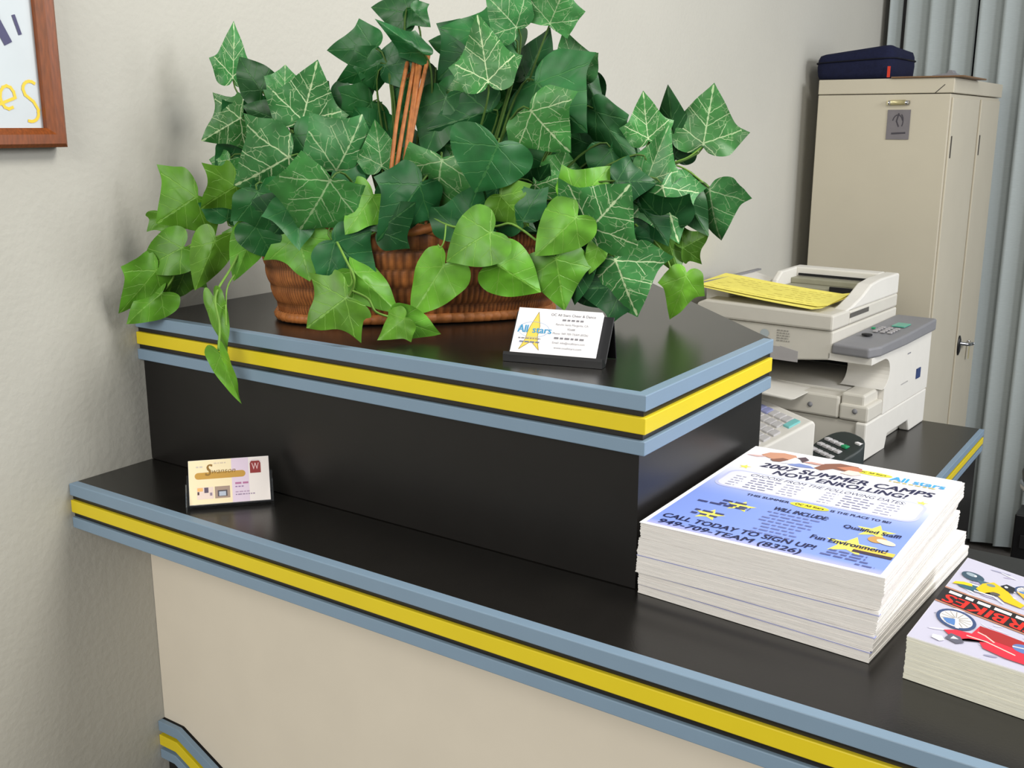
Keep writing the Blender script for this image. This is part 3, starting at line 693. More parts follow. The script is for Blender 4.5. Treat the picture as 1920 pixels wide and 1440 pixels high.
lp = MB(); lp.box((.200, -.005, 1.544), (.262, -.0005, 1.556), M['brass']); lp.tube([(.205, -.006, 1.550), (.212, -.006, 1.550)], .006, M['chrome'], 8); lp.tube([(.252, -.006, 1.550), (.262, -.006, 1.550)], .006, M['chrome'], 8); lp.tube([(.212, -.008, 1.551), (.252, -.008, 1.551)], .0065, M['brass'], 8)
tag(lp.build('magnet_clip', None, loc=(CX0, CY0, FLOOR)), 'small brass coloured clip fixed above the grey card on the beige cabinet', 'clip')
gcm = mat('grey_card', (116, 112, 116), .6, .3, .05); gck = mat('grey_card_ink', (66, 63, 70), .6, .3)
lp = MB(); lp.box((.204, -.0018, 1.450), (.2665, -.0004, 1.531), gcm)
gf = lambda u, v: Vector((u, -.0021, v))
scrawl(lp, [(.235, 1.520), (.230, 1.500), (.236, 1.486)], .004, gck, gf, (1, 1, 1)); scrawl(lp, arc(.233, 1.495, .014, .022, 20, 160, 8), .003, gck, gf, (1, 1, 1)); scrawl(lp, arc(.238, 1.500, .010, .020, -40, 60, 6), .003, gck, gf, (1, 1, 1))
scrawl(lp, [(.220, 1.466), (.255, 1.468)], .005, gck, gf, (1, 1, 1))
tag(lp.build('grey_card', None, loc=(CX0, CY0, FLOOR)), 'small grey picture card stuck on the side of the beige cabinet', 'card')
# navy case
bg = thing('zippered_case', 'navy blue zippered case with a red tag lying on top of the beige cabinet', 'bag', (.145, 2.60, CZ))
b = MB(); n = 10
def case(nu, nv):
    hx, hy, hz = .112, .135, .080
    prof = [(0, .90), (.06, .97), (.2, 1.0), (.5, 1.015), (.8, 1.0), (.95, .96), (1.0, .88)]
    ring = []
    for t, sc in prof:
        pts = []
        for i in range(48):
            a = 2*math.pi*i/48; ex = .28
            ca, sa = math.cos(a), math.sin(a); px = hx*sc*math.copysign(abs(ca)**ex, ca); py = hy*sc*math.copysign(abs(sa)**ex, sa)
            zt = hz*t*(1+.10*(px/hx)-.02+ .10*math.exp(-((px-.085)**2+(py+.10)**2)/.002))
            pts.append(Vector((px, py, .0005+zt)))
        ring.append(pts)
    return ring
rg = case(0, 0); ks = []
for pts in rg: ks.append(len(b.v)); b.v += pts; b.uv += [(0, 0)]*48
for i in range(len(ks)-1):
    for q in range(48): j = (q+1) % 48; b.face((ks[i]+q, ks[i]+j, ks[i+1]+j, ks[i+1]+q), M['navy'], smooth=True)
b.face([ks[0]+q for q in range(48)][::-1], M['navy']); b.face([ks[-1]+q for q in range(48)], M['navy'])
b.build('case_body', bg)
b = MB(); zp = [Vector((p.x*1.012, p.y*1.012, .0005+.052*(1+.10*p.x/.112))) for p in rg[3]]; b.tube(zp+[zp[0]], .0022, M['zip'], 6); b.build('zipper', bg)
b = MB(); b.box((.100, -.1395, .004), (.108, -.1375, .034), M['red'], X=Matrix.Rotation(R_(0), 4, 'Y')); b.build('pull_tag', bg)
cbd = thing('clipboard', 'brown clipboard lying on the cabinet top beside the navy case', 'clipboard', (.345, 2.70, CZ), 0)
b = MB(); b.box((-.082, -.262, .0003), (.112, .03, .0045), M['masonite']); b.build('board', cbd, .001)
b = MB(); b.prism([(-.02, .0045), (.06, .0045), (.055, .014), (.045, .018), (.040, .026), (.030, .026), (.026, .018), (-.012, .013)], lambda u, v, w: (u, w, v), -.09, -.05, M['copgrey']); b.build('clip', cbd, .001)

# ------------------------------------------------------------------ copier
cp = thing('office_copier', 'putty coloured desktop copier with grey control panel on the side desk', 'copier', (.494, 1.6305, DZ), R_(-3.4))
S = M['copier']; S2 = M['copier2']
xl = -.43; yd = .43
b = MB(); b.box((xl, .012, 0.0), (-.026, yd-.03, .086), S); b.build('paper_cassette', cp, .004)
b = MB(); b.prism([(0, .0), (.135, .0), (.135, .0), (.150, .030), (.300, .030), (.315, 0), (yd, 0), (yd, .088), (0, .088)], lambda u, v, w: (w, u, v), -.026, 0, S2); b.build('side_cover', cp, .004)
# front tray block
b = MB(); b.box((xl, .004, .0885), (-.068, .10, .140), S); b.build('tray_door', cp, .005)
b = MB(); b.box((-.0665, .004, .0885), (.0, .10, .126), S); b.box((-.066, .010, .120), (-.012, .10, .150), S); b.build('tray_corner', cp, .005)
b = MB(); b.box((-.43, .05, .139), (-.07, .30, .146), S2)
b.build('output_tray', cp, .002)
b = MB(); b.prism([(-.34, .142), (-.15, .134), (-.14, .139), (-.33, .152)], lambda u, v, w: (u, w, v), -.075, .06, S2); b.build('tray_extension', cp, .003)
for sxx in (-.135, -.03):
    q = MB(); q.lathe([(0, 0), (.006, 0), (.006, .0015), (0, .0015)], M['copgrey'], 16)
    for i in range(len(q.v)): p = q.v[i]; q.v[i] = Vector((sxx+p.x, .0035-p.z, .112+p.y))
    q.build('panel_latch', cp)
# right hand body with the rounded cut-out at the front
prof = [(yd, .0895), (yd, .238), (.0, .238), (.0, .222), (.085, .222)]
arcp = [(.085+.045*math.sin(R_(180*i/12))*1.0, .222-.036*(1-math.cos(R_(180*i/12)))) for i in range(1, 12)]
prof += arcp+[(.085, .150), (.101, .150), (.101, .0895)]
b = MB(); b.prism(prof, lambda u, v, w: (w, u, v), -.10, 0, S2); b.build('right_body', cp, .003)
b = MB(); b.box((-.43, .30, .0885), (-.10, yd, .238), S); b.build('rear_body', cp, .003)
b = MB(); b.box((-.43, .10, .147), (-.40, .30, .215), S); b.build('left_support', cp, .003)
b = MB(); b.box((-.40, .285, .150), (-.102, .299, .212), M['dark']); b.tube([(-.39, .270, .19), (-.11, .270, .19)], .008, M['dark'], 10)
for q in range(6): b.box((-.37+q*.045, .255, .165), (-.355+q*.045, .285, .20), M['dark'])
b.build('exit_rollers', cp)
b = MB(); b.box((-.40, .20, .205), (-.102, .285, .212), M['dark']); b.box((-.30, .17, .188), (-.15, .20, .200), M['coplight']); b.build('exit_flap', cp)
# scanner
b = MB(); b.prism([(xl, .207), (-.205, .207), (-.165, .213), (-.092, .222), (-.092, .287), (xl, .287)], lambda u, v, w: (u, w, v), 0, yd, S); b.build('scanner_body', cp, .004)
b = MB(); b.prism([(-.215, .2065), (-.171, .2065), (-.171, .232), (-.215, .240)][::1], lambda u, v, w: (u, w, v), -.001, .001, M['coplight']); b.box((xl, -.001, .2065), (-.215, .001, .238), M['coplight']); b.build('grey_strip', cp)
b = MB(); gf = lambda u, v: Vector((u, -.0012, v))
for cx, w, r in ((-.345, .03, 4), (-.225, .035, 5)):
    b = MB(); bars(b, gf, cx, .275, w, .0025, lin((150, 147, 140)), PR, r, .006); b.build('warning_text', cp)
b = MB(); flat(b, ell(-.255, .265, .011, .010), gf, PR, lin((176, 186, 190))); b.build('round_label', cp)
# lid with document feeder
b = MB(); b.prism([(xl, .2885), (-.092, .2885), (-.092, .325), (xl+.02, .330), (xl-.002, .320)], lambda u, v, w: (u, w, v), -.006, .10, S)
b.prism([(xl, .2885), (-.092, .2885), (-.092, .3225), (xl+.02, .322), (xl-.002, .315)], lambda u, v, w: (u, w, v), .10, yd, S); b.build('lid', cp, .005)
b = MB(); hump = [(.06, .322), (.11, .330), (.17, .345), (.23, .368), (.30, .374), (yd-.002, .374), (yd, .368), (yd, .322)]
b.prism(hump, lambda u, v, w: (w, u, v), -.128, -.092, S2); b.box((-.36, .385, .322), (-.128, yd, .374), S2); b.prism([(.25, .322), (.26, .352), (.29, .372), (.385, .374), (.385, .322)], lambda u, v, w: (w, u, v), -.36, -.345, S2); b.build('feeder_cover', cp, .004)
b = MB(); b.box((-.345, .30, .322), (-.128, .385, .336), M['olive']); b.box((-.345, .345, .336), (-.128, .385, .350), M['olive']); b.build('feeder_tray', cp, .002)
b = MB(); b.box((-.340, .3805, .352), (-.130, .3848, .358), M['dark']); b.box((-.22, .292, .322), (-.13, .300, .342), M['dark']); b.build('feeder_slot', cp)
b = MB(); b.prism([(xl-.012, .318), (xl-.012, .360), (xl+.05, .345), (xl+.05, .318)], lambda u, v, w: (u, w, v), .06, .33, S2); b.build('document_tray', cp, .003)
b = MB(); b.box((xl-.016, .03, .360), (xl-.006, .36, .364), M['copgrey']); b.build('tray_rail', cp)
# seams
b = MB(); b.box((-.0915, .10, .3045), (-.0912, .22, .3155), M['seam'], X=None); b.build('lid_catch', cp)
# control panel
b = MB(); cpf = [(-.0905, -.006), (-.004, -.012), (.010, .03), (.014, .20), (.010, yd), (-.0905, yd)]
b.prism(cpf, lambda u, v, w: (u, v, w+.006*(1 if w > .25 else 0)*(v/yd)), .2385, .262, M['copgrey']); cpo = b.build('control_panel', cp, .005, 3)
b = MB(); tz = .2645
def cpz(v): return tz+.006*v/yd+.0002
def cq(b, x0, y0, x1, y1, m, h=.0015): b.box((x0, y0, cpz(y0)-.001), (x1, y1, cpz(y1)+h), m)
cq(b, -.080, .15, -.010, .31, M['dark'], .0003) if 0 else None
b = MB(); cq(b, -.045, .255, -.015, .305, M['lcd'], .0008); b.build('display', cpo)
for i in range(3):
    for j in range(4):
        b = MB(); cq(b, -.060+i*.017, .165+j*.018, -.050+i*.017, .176+j*.018, M['coplight'], .002); b.build('panel_key', cpo, .0006)
b = MB(); cq(b, -.075, .20, -.068, .210, M['green'], .002); b.build('start_key', cpo)
b = MB(); b.lathe([(0, 0), (.012, 0), (.012, .003), (0, .003)], M['dark'], 20, o=(-.055, .115, cpz(.115))); b.build('dial', cpo)
b = MB(); b.box((.0002, .33, .130), (.0022, .36, .155), mat('blue_switch', (40, 60, 110), .4, .4)); b.build('power_switch', cp)
b = MB(); gside = lambda u, v: Vector((.0006, u, v)); bars(b, gside, .25, .205, .03, .003, lin((140, 140, 150)), PR, 1); b.build('side_marking', cp)
b = MB(); bars(b, gside, .22, .135, .05, .003, lin((190, 188, 186)), PR, 1); b.build('side_marking', cp)
# yellow papers on the document tray
yp = thing('yellow_paper', 'yellow handwritten sheets draped over the document tray of the copier', 'paper', (.494, 1.6305, DZ), R_(-3.4))
def ysheet(x0, y0, w, h, rot, zf, name):
    b = MB(); n = 14; k = len(b.v)
    cr, sr = math.cos(rot), math.sin(rot)
    for e in (0, .0006):
        for j in range(5):
            for i in range(n+1):
                u, v = w*i/n, h*j/4; x = x0+u*cr-v*sr; y = y0+u*sr+v*cr
                b.v.append(Vector((x, y, zf(i/n, j/4)+e))); b.uv.append((0, 0))
    W = n+1
    for j in range(4):
        for i in range(n):
            a = k+j*W+i; b.face((a, a+1, a+W+1, a+W), M['ypaper'], smooth=True); a += 5*W; b.face((a, a+1, a+W+1, a+W), M['ypaper'], smooth=True)
    for i in range(n): a = k+i; b.face((a, a+1, a+5*W+1, a+5*W), M['ypaper']); a += 4*W; b.face((a, a+1, a+5*W+1, a+5*W), M['ypaper'])
    c = b; rn = random.Random(3)
    if name == 'top_sheet':
        for r in range(7):
            v = .08+.85*r/7; i0 = .10
            while i0 < .85:
                l = rn.uniform(.02, .07)
                if rn.random() < .6:
                    P = []
                    for (tt, dv) in ((i0, 0), (i0+l, 0), (i0+l, .012), (i0, .012)):
                        u, vv = w*tt, h*(v+dv); P.append(Vector((x0+u*cr-vv*sr, y0+u*sr+vv*cr, zf(tt, v+dv)+.0009)))
                    c.poly(P, PR, lin((206, 188, 70)))
                i0 += l+.02
    b.build(name, yp)
zt = lambda t, v: .363-.030*(t**1.4)-.012*math.sin(math.pi*t)*(.5)+.003*v+(.006 if t > .93 else 0)
ysheet(-.445, .005, .325, .20, R_(5), zt, 'top_sheet')
ysheet(-.440, -.002, .315, .20, R_(1.5), lambda t, v: zt(t, v)-.0032, 'under_sheet')

# cash register behind the raised tier
rg_ = thing('cash_register', 'white cash register keyboard with blue and teal keys behind the raised tier', 'cash register', (.418, 1.513, DZ), math.atan2(-.59, .807))
b = MB(); b.prism([(0, .104), (.012, .106), (-.03+.0, .108), (-.20, .060), (-.212, .050), (-.212, .0005), (.0, .0005)][0:1]+[(-.008, .112), (-.19, .040), (-.202, .030), (-.202, .0005), (0, .0005)], lambda u, v, w: (w, u, v), -.205, 0, S2); rb = b.build('register_body', rg_, .016, 4)
sl_ = (.112-.040)/(.182)
def rk(b, x0, y0, x1, y1, m):
    k = len(b.v)
    for x, y, e in ((x0, y0, -.003), (x1, y0, -.003), (x1, y1, -.003), (x0, y1, -.003), (x0, y0, .004), (x1, y0, .004), (x1, y1, .004), (x0, y1, .004)):
        b.v.append(Vector((x, y, .112+(y+.008)*sl_+e))); b.uv.append((0, 0))
    for q in ((0, 3, 2, 1), (4, 5, 6, 7), (0, 1, 5, 4), (1, 2, 6, 5), (2, 3, 7, 6), (3, 0, 4, 7)): b.face([k+i for i in q], m)
for r in range(6):
    for c in range(7):
        x0 = -.200+c*.0262; y1 = -.026-r*.0245
        m = M['key']
        if r == 0: m = M['keyblue'] if c < 3 else M['key']
        if r == 0 and c == 6: m = M['keyteal']
        b = MB(); rk(b, x0, y1-(.019 if not (r == 0 and c == 6) else .030), x0+.023, y1, m)
        if r == 1 and c == 6: continue
        b.build('key', rb, .002, 2)
tm = thing('card_terminal', 'dark card payment terminal with grey keys and a green key beside the cash register', 'card terminal', (.456, 1.541, DZ), R_(-36))
b = MB(); n = 28; ov = [(.030*math.copysign(abs(math.cos(a))**.8, math.cos(a)), .0) for a in [0]]
ov = []
for i in range(n):
    a = 2*math.pi*i/n; ov.append((.060*math.copysign(abs(math.cos(a))**.75, math.cos(a)), .052*math.copysign(abs(math.sin(a))**.75, math.sin(a))))
b.prism(ov, lambda u, v, w: (u, v, w+(.024*(v/.05) if w > .01 else 0)), .0005, .052, M['termdark'], smooth=True); tb = b.build('terminal_body', tm, .006, 3)
for r in range(3):
    for c in range(4):
        b = MB(); x0 = -.046+c*.020; y0 = -.036+r*.019; z = .052+.024*(y0+.007)/.05
        b.box((x0, y0, z-.002), (x0+.016, y0+.013, z+.004), M['green'] if (c == 3 and r == 2) else M['key']); b.build('key', tb, .0015)
b = MB(); b.box((.030, .026, .062), (.046, .036, .0685), M['white']); b.build('label_window', tb)

# stool and computer tower seen at the right edge, beyond the ledge
stl = thing('round_stool', 'round black stool with a chrome rim in front of the blind at the right edge', 'stool', (.845, 2.78, FLOOR))
b = MB(); b.lathe([(0, .42), (.15, .42), (.172, .43), (.175, .455), (.15, .475), (0, .48)], M['plastic_black'], 48); b.build('seat', stl)
b = MB(); b.lathe([(.160, .407), (.176, .407), (.1795, .414), (.176, .421), (.160, .421)], M['chrome'], 48); b.build('rim', stl)
for i in range(4):
    a = R_(45+90*i); b = MB(); b.tube([(.13*math.cos(a), .13*math.sin(a), .41), (.18*math.cos(a), .18*math.sin(a), .001)], .010, M['chrome'], 10); b.build('leg', stl)
tw = thing('computer_tower', 'black computer tower standing on the floor at the right edge below the stool seat', 'computer', (.700, 2.50, FLOOR))
b = MB(); b.box((0, 0, 0.0), (.20, .10, .40), M['plastic_black']); b.build('case', tw, .004)
b = MB(); b.box((.02, -.004, .30), (.18, .0, .34), M['dark']); b.build('drive_bay', tw, .001)

# ------------------------------------------------------------------ ivy in a basket
BC = Vector((.283, .321, ZU)); BA = R_(44.5)
iv = thing('potted_ivy', 'artificial green ivy with trailing light vines in a woven basket on the raised countertop', 'plant', BC)
LA = Vector((math.cos(BA), math.sin(BA), 0)); SA = Vector((-math.sin(BA), math.cos(BA), 0))
def sup(a, p): return math.copysign(abs(math.cos(a))**p, math.cos(a)), math.copysign(abs(math.sin(a))**p, math.sin(a))
def bask(t, a):         # t 0..1 up the wall
    hl = .163+.024*t+.006*math.sin(math.pi*t); hs = .070+.026*t+.004*math.sin(math.pi*t)
    x, y = sup(a, .72); return LA*hl*x+SA*hs*y
BH = .115
bk = MB(); NS, NR = 960, 48; ks = []; cols_ = []
for j in range(NR+1):
    t = j/NR; k = len(bk.v); ks.append(k)
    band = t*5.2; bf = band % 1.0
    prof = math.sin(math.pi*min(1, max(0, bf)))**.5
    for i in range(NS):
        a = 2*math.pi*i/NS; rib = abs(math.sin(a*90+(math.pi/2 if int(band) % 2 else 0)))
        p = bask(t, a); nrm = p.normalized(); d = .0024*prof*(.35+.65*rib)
        bk.v.append(p+nrm*d+Vector((0, 0, .0006+BH*t))); bk.uv.append((0, 0)); cols_.append(.08+1.0*(prof**.7*(.22+.78*rib)))  # shade in the grooves and band gaps is painted into the vertex colour
for j in range(NR):
    for i in range(NS):
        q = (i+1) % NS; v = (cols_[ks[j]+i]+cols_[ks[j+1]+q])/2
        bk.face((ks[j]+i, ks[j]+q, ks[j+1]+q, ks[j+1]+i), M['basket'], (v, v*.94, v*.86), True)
bk.face([ks[0]+i for i in range(NS)][::-1], M['basket'])
bko = bk.build('basket', iv)
for (t, r, nm) in ((0.0, .0085, 'base_ring'), (1.0, .0075, 'basket_rim')):
    b = MB()
    for ph in (0, math.pi):
        pts = []
        for i in range(241):
            a = 2*math.pi*i/240; p = bask(t, a); w = a*46+ph; pts.append(p+p.normalized()*(.004+.003*math.cos(w))+Vector((0, 0, max(.0070, BH*t+.0035*math.sin(w)))))
        b.tube(pts, r*.75, M['cane'], 6)
    b.build(nm, bko)
b = MB(); k = len(b.v)
pts = [bask(.9, 2*math.pi*i/60)*.97+Vector((0, 0, BH*.86)) for i in range(60)]; b.poly(pts, M['soil']); b.build('moss_filling', bko)
b = MB()
for q in range(5):
    pts = []; o = (q-2)
    for i in range(25):
        a = math.pi*i/24; spread = 1-.5*abs(math.sin(a))
        s = -math.cos(a)*.088; z = BH*.9+math.sin(a)**.8*(.315-BH*.9)
        pts.append(SA*s+LA*(-.030+.036*math.sin(a)+o*.0052*(1+.8*math.sin(2.2*a+q)*spread))+Vector((0, 0, z+.002*o)))
    b.tube(pts, .0026, M['cane'], 6)
b.build('basket_handle', bko)

D0 = (BC-CAM).dot(FH)
SHAPES = {
 'ivy': [(0, 0), (.10, -.09), (.26, -.12), (.42, -.07), (.51, .08), (.67, .35), (.47, .43), (.34, .58), (.19, .80), (0, 1.05)],
 'star': [(0, 0), (.12, -.10), (.30, -.16), (.44, -.10), (.42, .06), (.66, .36), (.44, .42), (.28, .56), (.16, .80), (0, 1)],
 'heart': [(0, 0), (.12, -.13), (.30, -.17), (.46, -.05), (.50, .16), (.43, .42), (.29, .66), (.13, .86), (0, 1)],
 'square': [(0, 0), (.12, -.06), (.30, -.10), (.46, -.14), (.50, .10), (.56, .40), (.62, .62), (.40, .70), (.18, .84), (0, 1)]}
SHARP = {'ivy': (5,), 'star': (5,), 'heart': (), 'square': (3, 6)}
def outline(kind):
    P = SHAPES[kind]; out = []; n = len(P)
    for i in range(n-1):
        p0 = P[i-1] if i > 0 else (-P[1][0], P[1][1]); p1, p2 = P[i], P[i+1]; p3 = P[i+2] if i+2 < n else (-P[n-2][0], P[n-2][1])
        if i in SHARP[kind] or i == 0: p0 = (2*p1[0]-p2[0], 2*p1[1]-p2[1])
        if i+1 in SHARP[kind] or i+1 == n-1: p3 = (2*p2[0]-p1[0], 2*p2[1]-p1[1])
        for s in range(3):
            t = s/3
            out.append(tuple(.5*(2*p1[k]+(-p0[k]+p2[k])*t+(2*p0[k]-5*p1[k]+4*p2[k]-p3[k])*t*t+(-p0[k]+3*p1[k]-3*p2[k]+p3[k])*t**3) for k in (0, 1)))
    half = out+[P[-1]]
    return half+[(-x, y) for x, y in reversed(half[1:-1])]
OUT = {k: outline(k) for k in SHAPES}
def leaf_pts(B, T, nrm, w, kind, rnd):
    Y = T-B; L = Y.length; Yn = Y/L; X = Yn.cross(nrm); X.normalize(); Z = X.cross(Yn)
    fold = rnd.uniform(-.05, .42); curl = rnd.uniform(-.15, .42); ph = rnd.uniform(0, 6); tw = rnd.uniform(-.12, .12)
    kx = w/.58
    o = OUT[kind]; rings = [(0,)]; pts = []; uvs = []
    for s in (0, .3, .6, .85, 1):
        for (x, y) in (o if s else [(0, .3)]):
            u, v = x*s, .3+(y-.3)*s
            z = -fold*abs(u)*1.1-curl*(v-.25)**2*.9+.042*math.sin(8*u+5*v+ph)*s+.020*math.sin(17*v+ph*2+6*abs(u))*s*s+tw*u*v
            pts.append(B+X*(u*L*kx)+Yn*(v*L)+Z*(z*L)); uvs.append((u, v))
    return pts, uvs, len(o)
def add_leaf(mb, pts, uvs, n, m, c):
    k = len(mb.v); mb.v += [p-BC for p in pts]; mb.uv += uvs
    for i in range(n): mb.face((k, k+1+i, k+1+(i+1) % n), m, c, True)
    for r in range(3):
        a = k+1+r*n; d = a+n
        for i in range(n): j = (i+1) % n; mb.face((a+i, d+i, d+j, a+j), m, c, True)
CLEAR = [(Vector((.56, .20)), .062, .262)]
def ok(pts):
    for p in pts:
        if p.x < .008: return False
        if p.z < ZU+.003 and p.y > YU-.006: return False
        q = p-BC
        if q.z < BH+.004:
            a, c = q.dot(LA), q.dot(SA); t = max(0, min(1, q.z/BH)); hl, hs = .178+.024*t, .082+.026*t
            if (abs(a)/hl)**2.6+(abs(c)/hs)**2.6 < 1: return False
    return True
# (type, petiole x, y, tip x, y, half width ratio, depth towards the viewer, shape)   pixel positions traced once, then set in depth
LV = '''V 437 150 440 50 .36 .03 ivy|D 492 172 446 110 .60 .02 heart|V 566 232 592 124 .62 .05 ivy|V 533 190 536 124 .52 .04 square|V 455 219 380 262 .62 .05 star|D 524 226 458 200 .55 .05 heart|V 546 292 442 350 .66 .10 ivy|D 550 250 604 325 .60 .06 heart
V 628 326 680 226 .66 .09 square|V 716 315 704 233 .52 .08 ivy|V 622 334 566 432 .74 .13 square|D 622 450 700 522 .60 .105 ivy|D 478 420 512 486 .70 .06 heart|D 481 356 524 446 .58 .075 ivy|V 432 296 400 353 .42 .02 ivy|D 541 316 470 372 .52 .075 heart
D 705 91 619 92 .52 .03 ivy|D 772 26 700 11 .56 .02 ivy|D 770 15 804 48 .56 .03 ivy|D 796 102 712 42 .24 .05 ivy|D 713 118 637 153 .46 .03 ivy|D 719 125 785 112 .52 .03 ivy|D 675 188 699 161 .55 .0 star|D 687 219 736 238 .60 .01 ivy|D 763 150 740 232 .30 .03 heart
D 838 178 800 290 .50 .05 ivy|D 792 340 716 446 .46 .11 ivy|V 828 296 816 394 .84 .11 square|D 934 268 897 358 1.0 .14 heart|V 916 158 898 40 .50 .10 ivy|D 962 70 838 52 .42 .07 ivy|V 972 54 918 -4 .62 .08 ivy|V 1030 48 1058 -22 .72 .07 square
D 985 150 1026 60 .50 .03 ivy|D 878 94 806 76 .60 .02 star|V 924 150 832 195 .52 .04 ivy|D 924 206 806 242 .42 .06 heart|V 1088 152 1056 64 .46 .03 ivy|D 1076 126 1012 104 .42 .02 heart|D 1092 136 1126 202 .46 .03 heart|D 1000 150 1088 238 .74 .075 ivy|V 992 204 1060 282 .70 .115 ivy
D 1112 203 1196 314 .26 .03 ivy|D 1144 276 1170 370 .56 .03 heart|V 1044 345 1062 284 .66 .03 square|V 1000 344 1062 396 .50 .06 ivy|D 1000 330 1052 278 .60 .02 heart|V 1103 432 1176 356 .86 .12 ivy|V 1152 482 1190 586 .74 .10 ivy|D 1196 380 1250 452 .55 .05 ivy|V 1240 344 1270 446 .64 .06 ivy
D 1270 346 1326 438 .40 .04 heart|V 1329 352 1346 448 .56 .03 ivy|V 1318 276 1337 168 .62 .03 ivy|D 1266 298 1254 172 .38 .02 ivy|V 1216 264 1206 180 .52 .03 ivy|V 1210 344 1250 242 .44 .05 ivy|V 1212 300 1208 366 .42 .04 ivy|D 1089 476 1074 567 .40 .10 heart|D 1106 518 1168 574 .62 .08 heart
V 860 330 880 250 .66 .045 square|D 700 190 640 250 .62 .02 ivy|D 620 176 660 240 .6 .02 heart|D 575 330 520 400 .62 .08 ivy|D 940 390 1000 430 .5 .085 ivy|D 1040 130 1010 210 .5 .03 ivy|D 1180 420 1216 482 .6 .05 ivy|D 870 180 800 230 .6 .03 heart|D 455 260 410 310 .5 .0 ivy'''
LL = '''L 740 348 610 412 .0 0 x'''
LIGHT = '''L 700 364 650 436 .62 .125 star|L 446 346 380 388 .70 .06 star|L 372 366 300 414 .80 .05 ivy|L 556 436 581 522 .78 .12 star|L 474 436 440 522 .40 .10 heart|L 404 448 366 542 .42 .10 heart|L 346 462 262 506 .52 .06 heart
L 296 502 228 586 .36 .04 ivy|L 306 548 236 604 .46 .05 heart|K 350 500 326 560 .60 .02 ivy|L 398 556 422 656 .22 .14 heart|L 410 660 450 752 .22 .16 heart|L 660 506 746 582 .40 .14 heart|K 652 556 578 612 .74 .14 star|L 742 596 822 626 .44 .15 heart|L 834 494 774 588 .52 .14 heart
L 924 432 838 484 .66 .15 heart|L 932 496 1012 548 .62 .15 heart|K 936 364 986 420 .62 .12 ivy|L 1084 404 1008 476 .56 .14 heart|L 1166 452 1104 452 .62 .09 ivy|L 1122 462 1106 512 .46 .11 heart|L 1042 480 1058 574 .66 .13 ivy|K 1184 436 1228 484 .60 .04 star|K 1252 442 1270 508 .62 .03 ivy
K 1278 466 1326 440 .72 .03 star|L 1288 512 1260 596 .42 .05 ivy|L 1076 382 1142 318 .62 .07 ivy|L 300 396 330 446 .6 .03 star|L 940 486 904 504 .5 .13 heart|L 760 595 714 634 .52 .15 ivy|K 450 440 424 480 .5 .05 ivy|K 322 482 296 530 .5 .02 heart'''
rl = random.Random(21)
fol = {'V': MB(), 'D': MB(), 'L': MB()}
bases = {'V': [], 'D': [], 'L': []}
def place(line, spread=.35):
    ty, bx_, by_, tx_, ty_, w, off, sh = line.split(); bx_, by_, tx_, ty_, w, off = map(float, (bx_, by_, tx_, ty_, w, off))
    seed = int(bx_*7+by_*13+tx_)
    if ty in 'VD' and bx_ < 480: off -= .045
    tx_ += (tx_-bx_)*.06; ty_ += (ty_-by_)*.06
    for step in range(60):
        rnd = random.Random(seed)
        d = D0-off-step*.008
        Lpx = math.hypot(tx_-bx_, ty_-by_); Lm = Lpx*d/F
        dz = rnd.uniform(-.30, .22)*Lm
        B = at_depth(bx_, by_, d); T = at_depth(tx_, ty_, d+dz*(1 if ty in 'VD' else .5))
        view = (CAM-(B+T)/2).normalized(); Y = (T-B).normalized(); X = Y.cross(view).normalized()
        n = view+X*rnd.uniform(-spread, spread)
        pts, uvs, k = leaf_pts(B, T, n, w, sh, rnd)
        if ok(pts): break
    g = 'L' if ty in 'LK' else ty
    br = rnd.uniform(.80, 1.18)*(1 if ty != 'K' else .62)*(.84 if ty == 'L' and bx_ < 480 and by_ < 550 else 1)  # light leaves at the left dimmed, their shade painted into the tint
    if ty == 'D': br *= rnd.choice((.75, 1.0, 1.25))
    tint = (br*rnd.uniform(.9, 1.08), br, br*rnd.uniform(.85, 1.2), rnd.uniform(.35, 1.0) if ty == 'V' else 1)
    add_leaf(fol[g], pts, uvs, k, M['leaf'+g], tint); bases[g].append((B, (B-T).normalized()))
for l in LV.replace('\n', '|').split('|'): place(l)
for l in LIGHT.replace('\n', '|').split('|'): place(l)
# leaves deeper inside the plant
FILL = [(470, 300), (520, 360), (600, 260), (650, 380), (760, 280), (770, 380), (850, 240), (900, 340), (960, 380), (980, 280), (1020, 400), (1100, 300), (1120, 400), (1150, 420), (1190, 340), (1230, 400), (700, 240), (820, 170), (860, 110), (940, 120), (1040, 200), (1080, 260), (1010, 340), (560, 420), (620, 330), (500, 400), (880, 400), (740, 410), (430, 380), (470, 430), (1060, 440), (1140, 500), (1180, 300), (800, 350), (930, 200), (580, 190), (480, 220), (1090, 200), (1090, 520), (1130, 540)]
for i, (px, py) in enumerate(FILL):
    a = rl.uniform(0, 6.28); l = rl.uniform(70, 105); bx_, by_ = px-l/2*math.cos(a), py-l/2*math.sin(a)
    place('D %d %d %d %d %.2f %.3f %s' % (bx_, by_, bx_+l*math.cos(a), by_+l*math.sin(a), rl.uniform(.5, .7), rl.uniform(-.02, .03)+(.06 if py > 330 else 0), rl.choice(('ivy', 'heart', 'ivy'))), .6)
fol['V'].build('variegated_leaves', iv); fol['D'].build('plain_leaves', iv); fol['L'].build('light_leaves', iv)
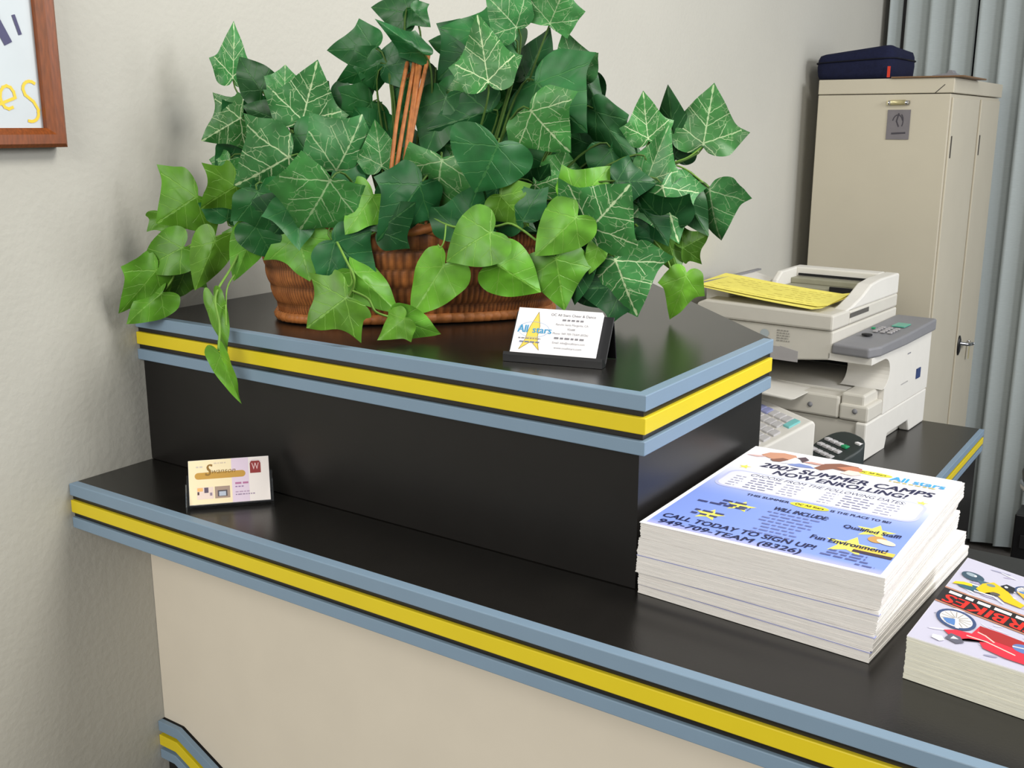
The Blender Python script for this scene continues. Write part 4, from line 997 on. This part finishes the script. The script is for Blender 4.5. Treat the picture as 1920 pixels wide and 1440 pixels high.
# stems
b = MB()
for g in 'VD':
    for (B, d) in bases[g]:
        q = B-BC; root = Vector((0, 0, .10))+LA*max(-.13, min(.13, q.dot(LA)*.55))+SA*max(-.05, min(.05, q.dot(SA)*.5)); mid = (q+root)/2+Vector((0, 0, .03))+d*.01
        c1 = q+d*.02
        P = []
        for i in range(9):
            t = i/8; P.append(root*(1-t)**3+mid*3*t*(1-t)**2+c1*3*t*t*(1-t)+q*t**3)
        b.tube(P, lambda t: .0019-.0009*t, M['stem'], 5)
b.build('stems', iv)
def vine(px, r=.0014):
    P = []
    for x, y, o in px:
        d = D0-o
        for st in range(60):
            p = at_depth(x, y, d)
            if ok([p]): break
            d -= .008
        P.append(p-BC)
    out = []
    for i in range(len(P)-1):
        p0, p1, p2, p3 = P[max(i-1, 0)], P[i], P[i+1], P[min(i+2, len(P)-1)]
        for s in range(5):
            t = s/5; out.append(.5*(2*p1+(p2-p0)*t+(2*p0-5*p1+4*p2-p3)*t*t+(3*p1-p0-3*p2+p3)*t**3))
    out.append(P[-1]); b = MB(); b.tube(out, r, M['vinestem'], 6); b.build('trailing_vine', iv)
vine([(520, 390, .05), (450, 430, .05), (345, 466, .055), (325, 520, .05), (300, 556, .05)]); vine([(530, 420, .08), (472, 440, .10), (432, 505, .12), (404, 556, .14), (412, 610, .15), (409, 658, .16)])
vine([(440, 515, .12), (425, 545, .13), (424, 610, .145)], .001)
vine([(620, 430, .11), (650, 490, .14), (664, 520, .145), (660, 545, .14), (650, 560, .14)]); vine([(655, 500, .14), (660, 525, .145), (655, 537, .145), (649, 533, .145)], .0009)
vine([(660, 545, .14), (690, 560, .145), (705, 585, .15), (742, 597, .15)]); vine([(800, 400, .11), (850, 425, .118), (924, 425, .118), (960, 420, .118), (1005, 450, .125)]); vine([(836, 420, .14), (833, 450, .15), (826, 464, .15), (821, 458, .15)], .0009)
vine([(1080, 400, .11), (1085, 435, .112), (1050, 475, .115), (932, 495, .125)]); vine([(1190, 420, .05), (1235, 462, .04), (1258, 510, .045), (1259, 590, .05)]); vine([(1268, 310, .03), (1290, 320, .03), (1328, 350, .03)], .0012)
vine([(1262, 305, .03), (1290, 295, .03), (1316, 276, .03)], .0012)

# ------------------------------------------------------------------ lights
def area(name, loc, target, sx, sy, power, colr=(1, 1, 1)):
    l = bpy.data.lights.new(name, 'AREA'); l.shape = 'RECTANGLE'; l.size = sx; l.size_y = sy; l.energy = power; l.color = colr
    o = bpy.data.objects.new(name, l); col.objects.link(o); o.location = loc
    o.rotation_euler = (Vector(target)-Vector(loc)).to_track_quat('-Z', 'Y').to_euler(); return o
area('shop_window_light', (3.3, 1.15, 1.15), (.2, .45, .15), 1.0, .9, 50, (.97, .98, 1.0))
area('far_window_light', (3.0, 2.5, .8), (.4, 2.8, .1), .9, 1.4, 24, (.97, .98, 1.0))
area('ceiling_light', (1.7, .5, 1.75), (.5, .3, 0), .7, .7, 34, (1, .97, .9))
area('front_fill_light', (1.0, -2.7, 1.4), (.45, .2, -.1), 2.2, 1.4, 74, (1, .97, .90))  # added fill from behind the camera, lifts the front faces
w = bpy.data.worlds.new('World'); scn.world = w; w.use_nodes = True
bgn = w.node_tree.nodes['Background']; bgn.inputs[0].default_value = (.93, .96, 1, 1); bgn.inputs[1].default_value = .30

# ------------------------------------------------------------------ camera
cd_ = bpy.data.cameras.new('Camera'); cam = bpy.data.objects.new('Camera', cd_); col.objects.link(cam)
cd_.sensor_width = 36; cd_.lens = F/1920*36; cd_.clip_start = .02
mw_ = Matrix.Identity(4)
for i in range(3): mw_[i][0] = RT[i]; mw_[i][1] = UP[i]; mw_[i][2] = -fw[i]; mw_[i][3] = CAM[i]
cam.matrix_world = mw_
scn.camera = cam
for o in col.objects:
    if o.parent is None: o.location.z -= FLOOR
scn.view_settings.view_transform = 'Standard'; scn.view_settings.look = 'None'
